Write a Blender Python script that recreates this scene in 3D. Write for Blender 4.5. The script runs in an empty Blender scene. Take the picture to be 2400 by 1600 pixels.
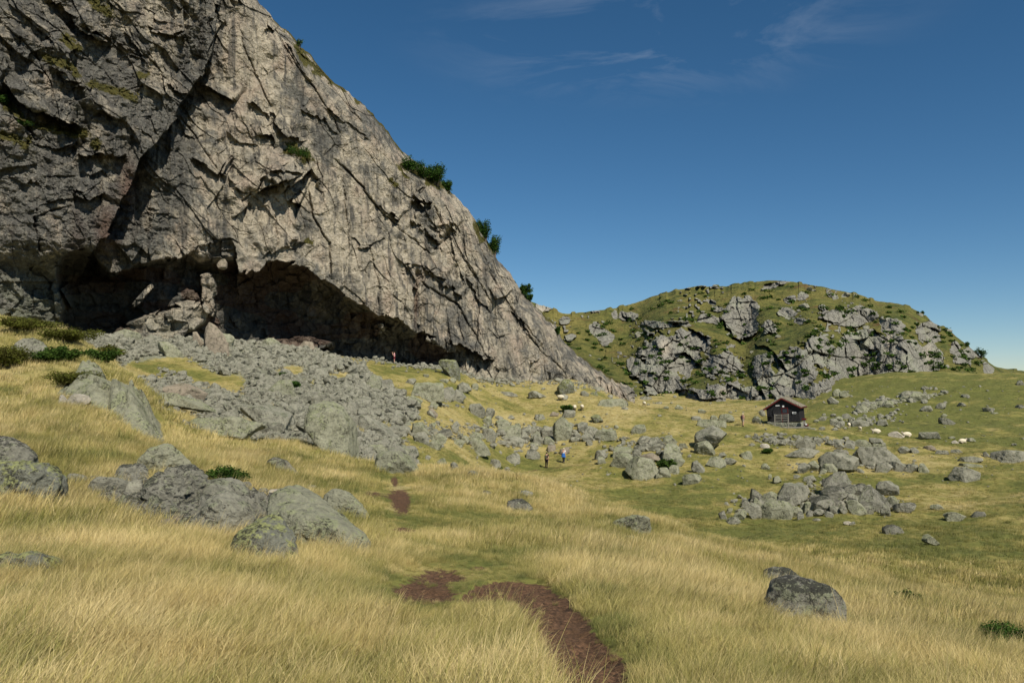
import bpy, bmesh, math, random
import numpy as np
from mathutils import Vector, Matrix
S = bpy.context.scene
COL = S.collection
R = math.radians
random.seed(7)
# ------------------------------------------------------------------ camera, sky, sun, exposure
F = 1867.0                      # focal length in pixels of a 2400 px wide picture (28 mm lens)
TH = math.atan(100 / F)         # camera looks slightly upwards
cam_d = bpy.data.cameras.new('camera'); cam = bpy.data.objects.new('camera', cam_d); COL.objects.link(cam)
cam_d.lens = 28.0; cam_d.sensor_width = 36.0; cam_d.clip_start = 0.1; cam_d.clip_end = 20000
cam.location = (0, 0, 0); cam.rotation_euler = (math.pi / 2 + TH, 0, 0)
S.camera = cam
SUN_AZ, SUN_EL = 150.0, 47.0    # clockwise from +Y (the view direction): behind and to the right of the camera
w = bpy.data.worlds.new("World"); S.world = w; w.use_nodes = True
wt = w.node_tree; wt.nodes.clear()
def wn(t, **k):
    n = wt.nodes.new(t)
    for a, b in k.items(): setattr(n, a, b)
    return n
sky = wn('ShaderNodeTexSky', sky_type='NISHITA', sun_disc=False, sun_elevation=R(SUN_EL), sun_rotation=R(SUN_AZ),
         altitude=2600.0, air_density=1.0, dust_density=0.0, ozone_density=2.2)
bgn = wn('ShaderNodeBackground'); wo = wn('ShaderNodeOutputWorld')
bgn.inputs[1].default_value = 0.074
tc = wn('ShaderNodeTexCoord'); mp = wn('ShaderNodeMapping'); mp.inputs['Scale'].default_value = (2.2, 2.2, 9.0)
mp.inputs['Rotation'].default_value = (0.0, R(-9), 0.0)
cn = wn('ShaderNodeTexNoise'); cn.inputs['Scale'].default_value = 2.1; cn.inputs['Detail'].default_value = 9; cn.inputs['Roughness'].default_value = 0.62
cn.inputs['Distortion'].default_value = 0.9
cr = wn('ShaderNodeMapRange'); cr.inputs['From Min'].default_value = 0.47; cr.inputs['From Max'].default_value = 0.85
wt.links.new(tc.outputs['Generated'], mp.inputs[0]); wt.links.new(mp.outputs[0], cn.inputs['Vector']); wt.links.new(cn.outputs[0], cr.inputs[0])
# thin cirrus lives in one patch of the sky, around a direction
dt = wn('ShaderNodeVectorMath', operation='SUBTRACT'); cd = Vector((0.17, 0.90, 0.40)).normalized(); dt.inputs[1].default_value = cd
ds = wn('ShaderNodeVectorMath', operation='MULTIPLY'); ds.inputs[1].default_value = (3.4, 2.0, 13.0)
dl = wn('ShaderNodeVectorMath', operation='LENGTH')
dr = wn('ShaderNodeMapRange', interpolation_type='SMOOTHSTEP'); dr.inputs['From Min'].default_value = 0.15; dr.inputs['From Max'].default_value = 1.15
dr.inputs['To Min'].default_value = 1; dr.inputs['To Max'].default_value = 0
wt.links.new(tc.outputs['Generated'], dt.inputs[0]); wt.links.new(dt.outputs[0], ds.inputs[0]); wt.links.new(ds.outputs[0], dl.inputs[0]); wt.links.new(dl.outputs['Value'], dr.inputs[0])
mu = wn('ShaderNodeMath', operation='MULTIPLY'); wt.links.new(cr.outputs[0], mu.inputs[0]); wt.links.new(dr.outputs[0], mu.inputs[1])
mx = wn('ShaderNodeMix', data_type='RGBA'); mx.inputs[7].default_value = (5.6, 6.4, 7.6, 1)
mu2 = wn('ShaderNodeMath', operation='MULTIPLY'); mu2.inputs[1].default_value = 0.45
wt.links.new(mu.outputs[0], mu2.inputs[0]); wt.links.new(mu2.outputs[0], mx.inputs[0]); hs_ = wn('ShaderNodeHueSaturation'); hs_.inputs['Saturation'].default_value = 1.24; hs_.inputs['Hue'].default_value = 0.493; wt.links.new(sky.outputs[0], hs_.inputs['Color']); wt.links.new(hs_.outputs[0], mx.inputs[6])
wt.links.new(mx.outputs[2], bgn.inputs[0]); wt.links.new(bgn.outputs[0], wo.inputs[0])
sun_d = bpy.data.lights.new('sun', 'SUN'); sun_d.energy = 4.8; sun_d.angle = R(0.53); sun_d.color = (1.0, 0.94, 0.83)
sun = bpy.data.objects.new('sun', sun_d); COL.objects.link(sun)
sv = Vector((math.sin(R(SUN_AZ)) * math.cos(R(SUN_EL)), math.cos(R(SUN_AZ)) * math.cos(R(SUN_EL)), math.sin(R(SUN_EL))))
sun.rotation_euler = sv.to_track_quat('Z', 'Y').to_euler(); sun.location = (40, -40, 60)
S.view_settings.view_transform = 'Standard'; S.view_settings.look = 'None'; S.view_settings.exposure = 0.15; S.view_settings.gamma = 1.0
S.cycles.max_bounces = 6; S.cycles.diffuse_bounces = 2; S.cycles.transparent_max_bounces = 8

# ------------------------------------------------------------------ numeric helpers
def ray(px, py):
    xc = (np.asarray(px, float) - 1200) / F; yc = (800 - np.asarray(py, float)) / F
    return np.stack([xc + 0 * yc, math.cos(TH) - yc * math.sin(TH) + 0 * xc, math.sin(TH) + yc * math.cos(TH) + 0 * xc], -1)
def project(P):
    d = P[..., 1] * math.cos(TH) + P[..., 2] * math.sin(TH); d = np.where(d < 0.05, 0.05, d)
    yc = (-P[..., 1] * math.sin(TH) + P[..., 2] * math.cos(TH)) / d
    return 1200 + F * P[..., 0] / d, 800 - F * yc
def hsh(ix, iy, seed, iz=0):
    h = (ix.astype(np.int64) * 374761393 + iy.astype(np.int64) * 668265263 + np.int64(seed) * 974634777 + np.asarray(iz).astype(np.int64) * 2147483647) & 0xffffffff
    h = ((h ^ (h >> 13)) * 1274126177) & 0xffffffff
    h = ((h ^ (h >> 16)) * 2246822519) & 0xffffffff
    h = h ^ (h >> 15)
    return (h & 0xffffff) / float(0x1000000)
def vn(u, v, seed=0):
    iu = np.floor(u); iv = np.floor(v); fu = u - iu; fv = v - iv
    fu = fu * fu * (3 - 2 * fu); fv = fv * fv * (3 - 2 * fv)
    a = hsh(iu, iv, seed); b = hsh(iu + 1, iv, seed); c = hsh(iu, iv + 1, seed); d = hsh(iu + 1, iv + 1, seed)
    return (a * (1 - fu) + b * fu) * (1 - fv) + (c * (1 - fu) + d * fu) * fv
def fbm(u, v, seed=0, o=4, g=0.5):
    s = 0; a = 1; t = 0
    for k in range(o):
        s = s + a * (vn(u, v, seed + k * 17) - 0.5); t += a; a *= g; u = u * 2.03 + 5.1; v = v * 2.03 + 1.7
    return s / t * 2          # about -1..1
def vn3(p, seed=0):
    ip = np.floor(p); f = p - ip; f = f * f * (3 - 2 * f); r = 0
    for dx in (0, 1):
        for dy in (0, 1):
            for dz in (0, 1):
                wgt = (f[:, 0] if dx else 1 - f[:, 0]) * (f[:, 1] if dy else 1 - f[:, 1]) * (f[:, 2] if dz else 1 - f[:, 2])
                r = r + wgt * hsh(ip[:, 0] + dx, ip[:, 1] + dy, seed, ip[:, 2] + dz)
    return r
def fbm3(p, seed=0, o=4, g=0.5):
    s = 0; a = 1; t = 0
    for k in range(o):
        s = s + a * (vn3(p, seed + 11 * k) - 0.5); t += a; a *= g; p = p * 2.03 + 3.3
    return s / t * 2
def facet(u, v, cell, seed, tilt=1.0):
    """random tilted plates over a jittered grid: fractured rock. returns height (about -1..1) and distance to the joint"""
    a = u / cell; b = v / cell; ia = np.floor(a); ib = np.floor(b)
    d1 = np.full(a.shape, 9.0); d2 = np.full(a.shape, 9.0); h = np.zeros(a.shape)
    for i in (-1, 0, 1):
        for j in (-1, 0, 1):
            ca = ia + i; cb = ib + j
            da = a - (ca + 0.08 + 0.84 * hsh(ca, cb, seed)); db = b - (cb + 0.08 + 0.84 * hsh(ca, cb, seed + 1))
            d = np.maximum(np.abs(da), np.abs(db)) * 0.45 + np.sqrt(da * da + db * db) * 0.55
            hh = (hsh(ca, cb, seed + 2) - 0.5) * 1.3 + tilt * (da * (hsh(ca, cb, seed + 3) - 0.5) + db * (hsh(ca, cb, seed + 4) - 0.5)) * 2
            m = d < d1
            d2 = np.where(m, d1, np.minimum(d2, d)); h = np.where(m, hh, h); d1 = np.where(m, d, d1)
    return h, (d2 - d1)
def sst(a, b, x):
    t = np.clip((x - a) / (b - a), 0, 1); return t * t * (3 - 2 * t)
def mesh_np(name, verts, faces, smooth=False):
    me = bpy.data.meshes.new(name); verts = np.asarray(verts, np.float32); faces = np.asarray(faces, np.int32); k = faces.shape[1]
    me.vertices.add(len(verts)); me.vertices.foreach_set('co', verts.ravel())
    me.loops.add(faces.size); me.loops.foreach_set('vertex_index', faces.ravel())
    me.polygons.add(len(faces)); me.polygons.foreach_set('loop_start', np.arange(0, faces.size, k, dtype=np.int32))
    me.polygons.foreach_set('use_smooth', np.full(len(faces), smooth)); me.update(calc_edges=True)
    return me
def attr(me, name, vals, dom='POINT'):
    a = me.attributes.new(name, 'FLOAT', dom); a.data.foreach_set('value', np.asarray(vals, np.float32).ravel())
def grid_faces(nr, nc, wrap=False):
    i = np.arange(nr - 1)[:, None]; j = np.arange(nc if wrap else nc - 1)[None, :]; j2 = (j + 1) % nc
    return np.stack([i * nc + j, i * nc + j2, (i + 1) * nc + j2, (i + 1) * nc + j], -1).reshape(-1, 4)
def link(name, me, mat=None, parent=None, loc=None):
    o = bpy.data.objects.new(name, me); COL.objects.link(o)
    if mat is not None and len(me.materials) == 0: me.materials.append(mat)
    if parent: o.parent = parent
    if loc is not None: o.location = loc
    return o
def tag(o, label=None, cat=None, group=None, kind=None):
    if label: o['label'] = label
    if cat: o['category'] = cat
    if group: o['group'] = group
    if kind: o['kind'] = kind
    return o
def empty(name, loc=(0, 0, 0), rz=0.0):
    o = bpy.data.objects.new(name, None); COL.objects.link(o); o.location = loc; o.rotation_euler = (0, 0, rz); o.empty_display_size = 0.3
    return o
# ------------------------------------------------------------------ material helpers
class M:
    def __init__(s, name):
        s.m = bpy.data.materials.new(name); s.m.use_nodes = True; s.t = s.m.node_tree; s.t.nodes.clear()
        s.out = s.t.nodes.new('ShaderNodeOutputMaterial'); s.p = s.n('ShaderNodeBsdfPrincipled'); s.l(s.p.outputs[0], s.out.inputs[0])
        s.p.inputs['Roughness'].default_value = 0.9; s.p.inputs['Specular IOR Level'].default_value = 0.2
    def n(s, t, **k):
        x = s.t.nodes.new(t)
        for a, b in k.items(): setattr(x, a, b)
        return x
    def l(s, a, b): s.t.links.new(a, b)
    def put(s, sock, v):
        if isinstance(v, bpy.types.NodeSocket): s.l(v, sock)
        elif isinstance(v, (tuple, list)): sock.default_value = (*v, 1) if len(v) == 3 and sock.type == 'RGBA' else v
        else: sock.default_value = v
    def pos(s):
        return s.n('ShaderNodeNewGeometry').outputs['Position']
    def gen(s): return s.n('ShaderNodeTexCoord').outputs['Object']
    def at(s, name, typ='GEOMETRY'):
        a = s.n('ShaderNodeAttribute', attribute_name=name, attribute_type=typ); return a.outputs['Fac']
    def map(s, v, sc, rot=(0, 0, 0), loc=(0, 0, 0)):
        x = s.n('ShaderNodeMapping'); s.l(v, x.inputs[0]); x.inputs['Scale'].default_value = sc; x.inputs['Rotation'].default_value = rot; x.inputs['Location'].default_value = loc
        return x.outputs[0]
    def noise(s, v, sc, det=4, ro=0.55, dist=0):
        x = s.n('ShaderNodeTexNoise'); s.l(v, x.inputs['Vector']); x.inputs['Scale'].default_value = sc; x.inputs['Detail'].default_value = det
        x.inputs['Roughness'].default_value = ro; x.inputs['Distortion'].default_value = dist
        return x.outputs[0]
    def vor(s, v, sc, feat='F1'):
        x = s.n('ShaderNodeTexVoronoi', feature=feat); s.l(v, x.inputs['Vector']); x.inputs['Scale'].default_value = sc
        return x.outputs['Distance']
    def rng(s, v, a, b, c=0.0, d=1.0):
        x = s.n('ShaderNodeMapRange'); s.put(x.inputs[0], v)
        for i, q in enumerate((a, b, c, d)): x.inputs[i + 1].default_value = q
        return x.outputs[0]
    def op(s, o, a, b=0.0, c=None):
        x = s.n('ShaderNodeMath', operation=o); s.put(x.inputs[0], a); s.put(x.inputs[1], b)
        if c is not None: s.put(x.inputs[2], c)
        return x.outputs[0]
    def mix(s, f, a, b, mode='MIX'):
        x = s.n('ShaderNodeMix', data_type='RGBA', blend_type=mode); s.put(x.inputs[0], f); s.put(x.inputs[6], a); s.put(x.inputs[7], b)
        return x.outputs[2]
    def bump(s, h, st, dist=1.0, nrm=None):
        x = s.n('ShaderNodeBump'); x.inputs['Strength'].default_value = st; x.inputs['Distance'].default_value = dist; s.l(h, x.inputs['Height'])
        if nrm is not None: s.l(nrm, x.inputs['Normal'])
        return x.outputs[0]
    def col(s, c, nrm=None, rough=None):
        s.put(s.p.inputs['Base Color'], c)
        if nrm is not None: s.l(nrm, s.p.inputs['Normal'])
        if rough is not None: s.put(s.p.inputs['Roughness'], rough)
        return s.m

def mat_cliff():
    m = M('cliff_rock'); P = m.pos()
    st = m.map(P, (0.85, 0.85, 0.055)); n1 = m.noise(st, 1.0, 6, 0.6, 0.4); n1b = m.noise(m.map(P, (2.6, 2.6, 0.16)), 1.0, 5, 0.6, 0.2)
    n2 = m.noise(P, 0.11, 5, 0.6); n3 = m.noise(P, 1.6, 6, 0.65); n4 = m.noise(P, 6.0, 4, 0.7); n5 = m.noise(P, 0.35, 5, 0.6, 1.0)
    tan = m.at('tan')
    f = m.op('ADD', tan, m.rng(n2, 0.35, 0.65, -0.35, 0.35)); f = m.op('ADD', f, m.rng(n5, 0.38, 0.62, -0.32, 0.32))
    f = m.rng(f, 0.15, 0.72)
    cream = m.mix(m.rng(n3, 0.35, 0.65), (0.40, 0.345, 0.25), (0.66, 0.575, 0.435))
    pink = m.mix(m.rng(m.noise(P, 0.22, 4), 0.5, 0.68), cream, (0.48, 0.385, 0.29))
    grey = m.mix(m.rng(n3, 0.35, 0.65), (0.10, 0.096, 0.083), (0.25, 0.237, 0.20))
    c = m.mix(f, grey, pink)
    c = m.mix(m.op('MULTIPLY', m.rng(n1, 0.50, 0.62), 0.85), c, (0.085, 0.082, 0.073))          # water streaks
    n1c = m.noise(m.map(P, (0.3, 0.3, 0.02)), 1.0, 6, 0.65, 0.3); c = m.mix(m.rng(n1c, 0.53, 0.62, 0, .6), c, m.mix(.6, c, (0.055, 0.053, 0.05)))
    c = m.mix(m.op('MULTIPLY', m.rng(n1b, 0.6, 0.72), 0.55), c, (0.07, 0.065, 0.06))
    c = m.mix(m.op('MULTIPLY', m.rng(n1b, 0.42, 0.3), 0.45), c, (0.47, 0.42, 0.34))
    sp = m.op('MULTIPLY', m.rng(m.noise(P, 3.2, 5, 0.75), 0.5, 0.6), m.at('lichen'))
    c = m.mix(m.op('MULTIPLY', sp, 0.8), c, (0.06, 0.055, 0.045))
    c = m.mix(m.op('MULTIPLY', m.rng(m.noise(P, 5.5, 3, 0.6), 0.62, 0.7), m.at('lichen')), c, (0.42, 0.36, 0.29))
    c = m.mix(m.rng(m.noise(P, 0.55, 6, 0.75, .6), .5, .64, 0, .6), c, m.mix(.5, c, (0.075, 0.072, 0.065)))
    c = m.mix(m.rng(m.noise(P, 2.4, 6, 0.8), .5, .68, 0, .75), c, m.mix(.65, c, (0.06, 0.056, 0.048)))
    c = m.mix(m.op('MULTIPLY', m.at('cave'), 0.45), c, (0.05, 0.044, 0.036))  # shade of the cave recess mixed into the rock colour
    c = m.mix(m.at('rust'), c, (0.13, 0.06, 0.035))
    c = m.mix(m.op('MULTIPLY', m.at('green'), m.rng(n5, 0.3, 0.6)), c, (0.22, 0.23, 0.16))
    ck = m.vor(m.map(P, (0.5, 0.5, 0.33), (0.3, 0.5, 0.2)), 1.0, 'DISTANCE_TO_EDGE'); ckn = m.op('ADD', ck, m.rng(n3, 0.3, 0.7, -0.05, 0.07))
    crk = m.op('MULTIPLY', m.rng(ckn, 0.028, 0.004), m.rng(n5, 0.55, 0.62))
    c = m.mix(m.op('MULTIPLY', crk, 0.6), c, (0.05, 0.036, 0.03))
    ms = m.rng(m.op('ADD', m.at('moss'), m.rng(m.noise(P, 1.1, 5, 0.7), 0.3, 0.7, -0.35, 0.35)), 0.35, 0.6)
    mc = m.mix(m.rng(n4, 0.35, 0.65), (0.035, 0.045, 0.012), (0.15, 0.12, 0.03))
    c = m.mix(ms, c, mc)
    h = m.op('ADD', m.op('MULTIPLY', n3, 0.8), m.op('MULTIPLY', n4, 0.28)); h = m.op('SUBTRACT', h, m.op('MULTIPLY', crk, 0.3))
    return m.col(c, m.bump(h, 1.0, 1.0), 0.92)
def mat_hill():
    m = M('hill_ground'); P = m.pos()
    n1 = m.noise(P, 0.05, 6, 0.62, 0.5); n2 = m.noise(P, 0.25, 6, 0.7); n3 = m.noise(P, 1.1, 5, 0.7); n4 = m.noise(m.map(P, (0.5, 0.5, 0.12)), 1.0, 5, 0.6)
    g = m.mix(m.rng(n2, 0.36, 0.64), (0.022, 0.040, 0.009), (0.15, 0.15, 0.035))
    g = m.mix(m.rng(n1, 0.42, 0.62), g, m.mix(m.rng(n3, 0.4, 0.6), (0.07, 0.075, 0.018), (0.21, 0.18, 0.05)))
    g = m.mix(m.op('MULTIPLY', m.rng(m.noise(P, 0.12, 5, 0.7), 0.56, 0.68), m.at('up')), g, (0.12, 0.062, 0.028))
    g = m.mix(m.op('MULTIPLY', m.at('straw'), m.rng(n2, 0.35, 0.6)), g, (0.27, 0.215, 0.065))
    r = m.mix(m.rng(n3, 0.35, 0.65), (0.15, 0.142, 0.118), (0.31, 0.295, 0.24))
    r = m.mix(m.op('MULTIPLY', m.rng(n4, 0.52, 0.66), 0.75), r, (0.07, 0.064, 0.055))
    r = m.mix(m.op('MULTIPLY', m.rng(m.noise(P, 0.09, 3), 0.52, 0.66), 0.6), r, (0.30, 0.305, 0.22))
    r = m.mix(m.at('pale'), r, (0.50, 0.43, 0.33))
    f = m.rng(m.op('ADD', m.at('rock'), m.rng(n3, 0.3, 0.7, -0.22, 0.22)), 0.42, 0.58)
    h = m.op('ADD', m.op('MULTIPLY', n3, 1.0), m.op('MULTIPLY', n2, 1.6))
    return m.col(m.mix(f, g, r), m.bump(h, 0.7, 0.9), 0.95)
def grass_color(m, P, green, hfac=None):
    n1 = m.noise(P, 0.16, 4, 0.6); n2 = m.noise(P, 0.9, 4, 0.65); n3 = m.noise(P, 4.5, 3, 0.65)
    g = m.op('ADD', green, m.rng(n1, 0.3, 0.7, -0.22, 0.22)); g = m.op('ADD', g, m.rng(n2, 0.3, 0.7, -0.3, 0.3)); g = m.rng(g, 0.05, 0.95)
    straw = m.mix(m.rng(n2, 0.35, 0.65), (0.64, 0.51, 0.20), (0.84, 0.69, 0.37))
    straw = m.mix(m.rng(n3, 0.5, 0.7), straw, (0.44, 0.34, 0.11))
    gr = m.mix(m.rng(n3, 0.35, 0.65), (0.075, 0.11, 0.02), (0.23, 0.245, 0.055))
    mid = m.mix(m.rng(g, 0.0, 0.5), straw, (0.39, 0.34, 0.095))
    return m.mix(m.rng(g, 0.45, 1.0), mid, gr)
def mat_ground():
    m = M('meadow_ground'); P = m.pos()
    c = grass_color(m, P, m.at('green'))
    c = m.mix(0.5, c, (0.075, 0.068, 0.018))
    c = m.mix(m.op('MULTIPLY', m.rng(m.noise(P, 1.3, 7, .8), .5, .66, 0, .75), m.at('far')), c, (0.05, 0.06, 0.014))
    n5 = m.noise(P, 2.2, 6, 0.72); n6 = m.noise(P, 11, 4, 0.7); n7 = m.noise(m.map(P, (1, 1, 1)), 0.7, 6, 0.75)
    fr = m.op('MULTIPLY', m.op('MULTIPLY', m.rng(n5, 0.35, 0.7, 0.0, 0.7), m.at('far')), m.rng(m.at('green'), .3, .7, 1, .15))
    c = m.mix(fr, c, (0.33, 0.27, 0.10))
    c = m.mix(m.op('MULTIPLY', m.rng(n7, 0.52, 0.64), m.at('heath')), c, (0.045, 0.04, 0.02))
    n9 = m.noise(P, 26, 5, 0.75); soil = m.mix(m.rng(n9, 0.38, 0.66), (0.035, 0.020, 0.011), (0.20, 0.11, 0.06)); soil = m.mix(m.rng(n5, 0.45, 0.7, 0, .7), soil, (0.08, 0.045, 0.022))
    df = m.rng(m.op('ADD', m.at('dirt'), m.op('ADD', m.rng(n5, 0.3, 0.7, -0.2, 0.2), m.rng(n6, 0.3, 0.7, -0.22, 0.22))), 0.36, 0.52)
    c = m.mix(df, c, soil)
    stn = m.mix(m.rng(n5, 0.35, 0.65), (0.12, 0.12, 0.085), (0.27, 0.27, 0.19))
    c = m.mix(m.rng(m.op('ADD', m.at('stone'), m.rng(n5, 0.3, 0.7, -0.3, 0.3)), 0.4, 0.6), c, stn)
    h = m.op('ADD', m.op('MULTIPLY', n5, 0.35), m.op('MULTIPLY', n6, 0.12))
    return m.col(c, m.bump(h, 0.6, 0.35), 0.95)
def mat_blade():
    m = M('grass_blade'); P = m.pos(); n = m.t.nodes
    oi = m.n('ShaderNodeObjectInfo').outputs['Random']
    g = m.op('ADD', m.at('green', 'INSTANCER'), m.rng(oi, 0, 1, -0.12, 0.12))
    c = grass_color(m, P, g)
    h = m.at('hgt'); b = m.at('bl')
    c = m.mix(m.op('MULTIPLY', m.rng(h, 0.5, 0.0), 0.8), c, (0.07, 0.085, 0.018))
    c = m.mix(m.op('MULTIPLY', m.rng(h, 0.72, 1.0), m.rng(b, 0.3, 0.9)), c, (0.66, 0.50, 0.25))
    c = m.mix(m.rng(b, 0.0, 1.0, 0.0, 0.45), c, m.mix(0.5, c, (0.75, 0.62, 0.36)))
    tr = m.n('ShaderNodeBsdfTranslucent'); df = m.n('ShaderNodeBsdfDiffuse'); ms = m.n('ShaderNodeMixShader'); ms.inputs[0].default_value = 0.28
    m.l(c, tr.inputs[0]); m.l(c, df.inputs[0]); m.l(df.outputs[0], ms.inputs[1]); m.l(tr.outputs[0], ms.inputs[2]); m.l(ms.outputs[0], m.out.inputs[0])
    return m.m
def mat_boulder(name, base, lich, k, dark=0.35, sc=1.0):
    m = M(name); P = m.map(m.pos(), (sc, sc, sc)); oi = m.n('ShaderNodeObjectInfo').outputs['Random']
    n1 = m.noise(P, 2.0, 6, 0.65); n2 = m.noise(P, 8.5, 7, 0.75); n3 = m.noise(P, 34, 4, 0.7); n4 = m.noise(P, 0.45, 4, 0.6, 0.4)
    c = m.mix(m.rng(n2, 0.3, 0.7), tuple(x * 0.55 for x in base), tuple(min(1, x * 1.25) for x in base))
    c = m.mix(m.rng(oi, 0, 1, 0, 0.35), c, tuple(x * 0.6 for x in base))
    nz = m.n('ShaderNodeSeparateXYZ'); m.l(m.n('ShaderNodeNewGeometry').outputs['True Normal'], nz.inputs[0])
    lf = m.rng(m.op('ADD', m.op('ADD', n2, m.rng(n1, 0.3, 0.7, -0.25, 0.25)), m.rng(nz.outputs[2], -0.2, 1, -0.12, 0.08)), 0.62 - k * 0.3, 0.72 - k * 0.3)
    c = m.mix(m.op('MULTIPLY', lf, 0.85), c, m.mix(m.rng(n3, 0.35, 0.65), lich, tuple(x * 0.65 for x in lich)))
    c = m.mix(m.op('MULTIPLY', m.rng(m.op('ADD', m.op('ADD', m.noise(P, 13.0, 5, 0.75), m.rng(n1, 0.3, 0.7, -0.12, 0.12)), m.rng(nz.outputs[2], .2, .85, -.12 if name[:4] == 'dark' else 0, .10 if name[:4] == 'dark' else 0)), 0.60 - dark * 0.1, 0.68 - dark * 0.1), 0.85), c, (0.035, 0.033, 0.028))
    c = m.mix(m.op('MULTIPLY', m.rng(n3, 0.64, 0.72), 0.45), c, (0.5, 0.48, 0.41))
    ckv = m.n('ShaderNodeTexVoronoi', feature='DISTANCE_TO_EDGE'); m.l(m.map(m.pos(), (.9, .9, 1.3), (.4, .3, .8)), ckv.inputs['Vector']); ckf = m.op('MULTIPLY', m.rng(m.op('ADD', ckv.outputs['Distance'], m.rng(n2, .3, .7, -.03, .04)), .03, .006), m.rng(n1, .5, .58)); c = m.mix(m.op('MULTIPLY', ckf, .7), c, (.03, .028, .022)); c = m.mix(m.rng(n1, .46, .64, 0, .3), c, m.mix(.5, c, (.06, .056, .045)))
    h = m.op('SUBTRACT', m.op('ADD', m.op('MULTIPLY', n2, 0.22 / sc), m.op('MULTIPLY', n3, 0.07 / sc)), m.op('MULTIPLY', ckf, .12))
    return m.col(c, m.bump(h, 0.7, 0.8), 0.92)
def mat_flat(name, c, rough=0.85, var=0.25, sc=20.0):
    m = M(name); n = m.noise(m.gen(), sc, 4, 0.6)
    return m.col(m.mix(m.rng(n, 0.3, 0.7), tuple(x * (1 - var) for x in c), tuple(min(1, x * (1 + var)) for x in c)), None, rough)
def mat_leaf(name, a, b):
    m = M(name); n = m.noise(m.pos(), 2.5, 3, 0.6); f = m.at('bl')
    c = m.mix(m.rng(m.op('ADD', m.rng(n, 0.3, 0.7), m.rng(f, 0, 1, -0.4, 0.4)), 0.1, 0.9), a, b)
    tr = m.n('ShaderNodeBsdfTranslucent'); df = m.n('ShaderNodeBsdfDiffuse'); ms = m.n('ShaderNodeMixShader'); ms.inputs[0].default_value = 0.25
    m.l(c, tr.inputs[0]); m.l(c, df.inputs[0]); m.l(df.outputs[0], ms.inputs[1]); m.l(tr.outputs[0], ms.inputs[2]); m.l(ms.outputs[0], m.out.inputs[0])
    return m.m
CLIFF = mat_cliff(); HILL = mat_hill(); GROUND = mat_ground(); BLADE = mat_blade()
BM = {'grey': mat_boulder('grey_granite', (0.35, 0.335, 0.255), (0.36, 0.375, 0.235), 0.2, 0.5),
      'green': mat_boulder('lichened_granite', (0.36, 0.352, 0.245), (0.41, 0.43, 0.235), 0.38, 0.45),
      'yellow': mat_boulder('yellow_lichened_granite', (0.25, 0.25, 0.195), (0.44, 0.46, 0.17), 0.62, 1.0),
      'dark': mat_boulder('dark_lichened_granite', (0.31, 0.295, 0.23), (0.37, 0.385, 0.235), 0.35, 1.0),
      'pale': mat_boulder('pale_granite', (0.58, 0.52, 0.41), (0.5, 0.45, 0.33), 0.1, -0.8),
      'tan': mat_boulder('warm_granite', (0.36, 0.30, 0.22), (0.36, 0.33, 0.2), 0.1, 0.2)}
SCREE = mat_boulder('scree_granite', (0.33, 0.315, 0.24), (0.38, 0.385, 0.26), 0.22, 0.55, 0.8)
LEAF_J = mat_leaf('juniper_leaf', (0.016, 0.036, 0.008), (0.09, 0.15, 0.03))
LEAF_B = mat_leaf('birch_leaf', (0.018, 0.045, 0.012), (0.07, 0.13, 0.025))
LEAF_H = mat_leaf('heather_leaf', (0.055, 0.05, 0.015), (0.14, 0.155, 0.03))
BARK = mat_flat('bark', (0.11, 0.09, 0.07))

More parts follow.
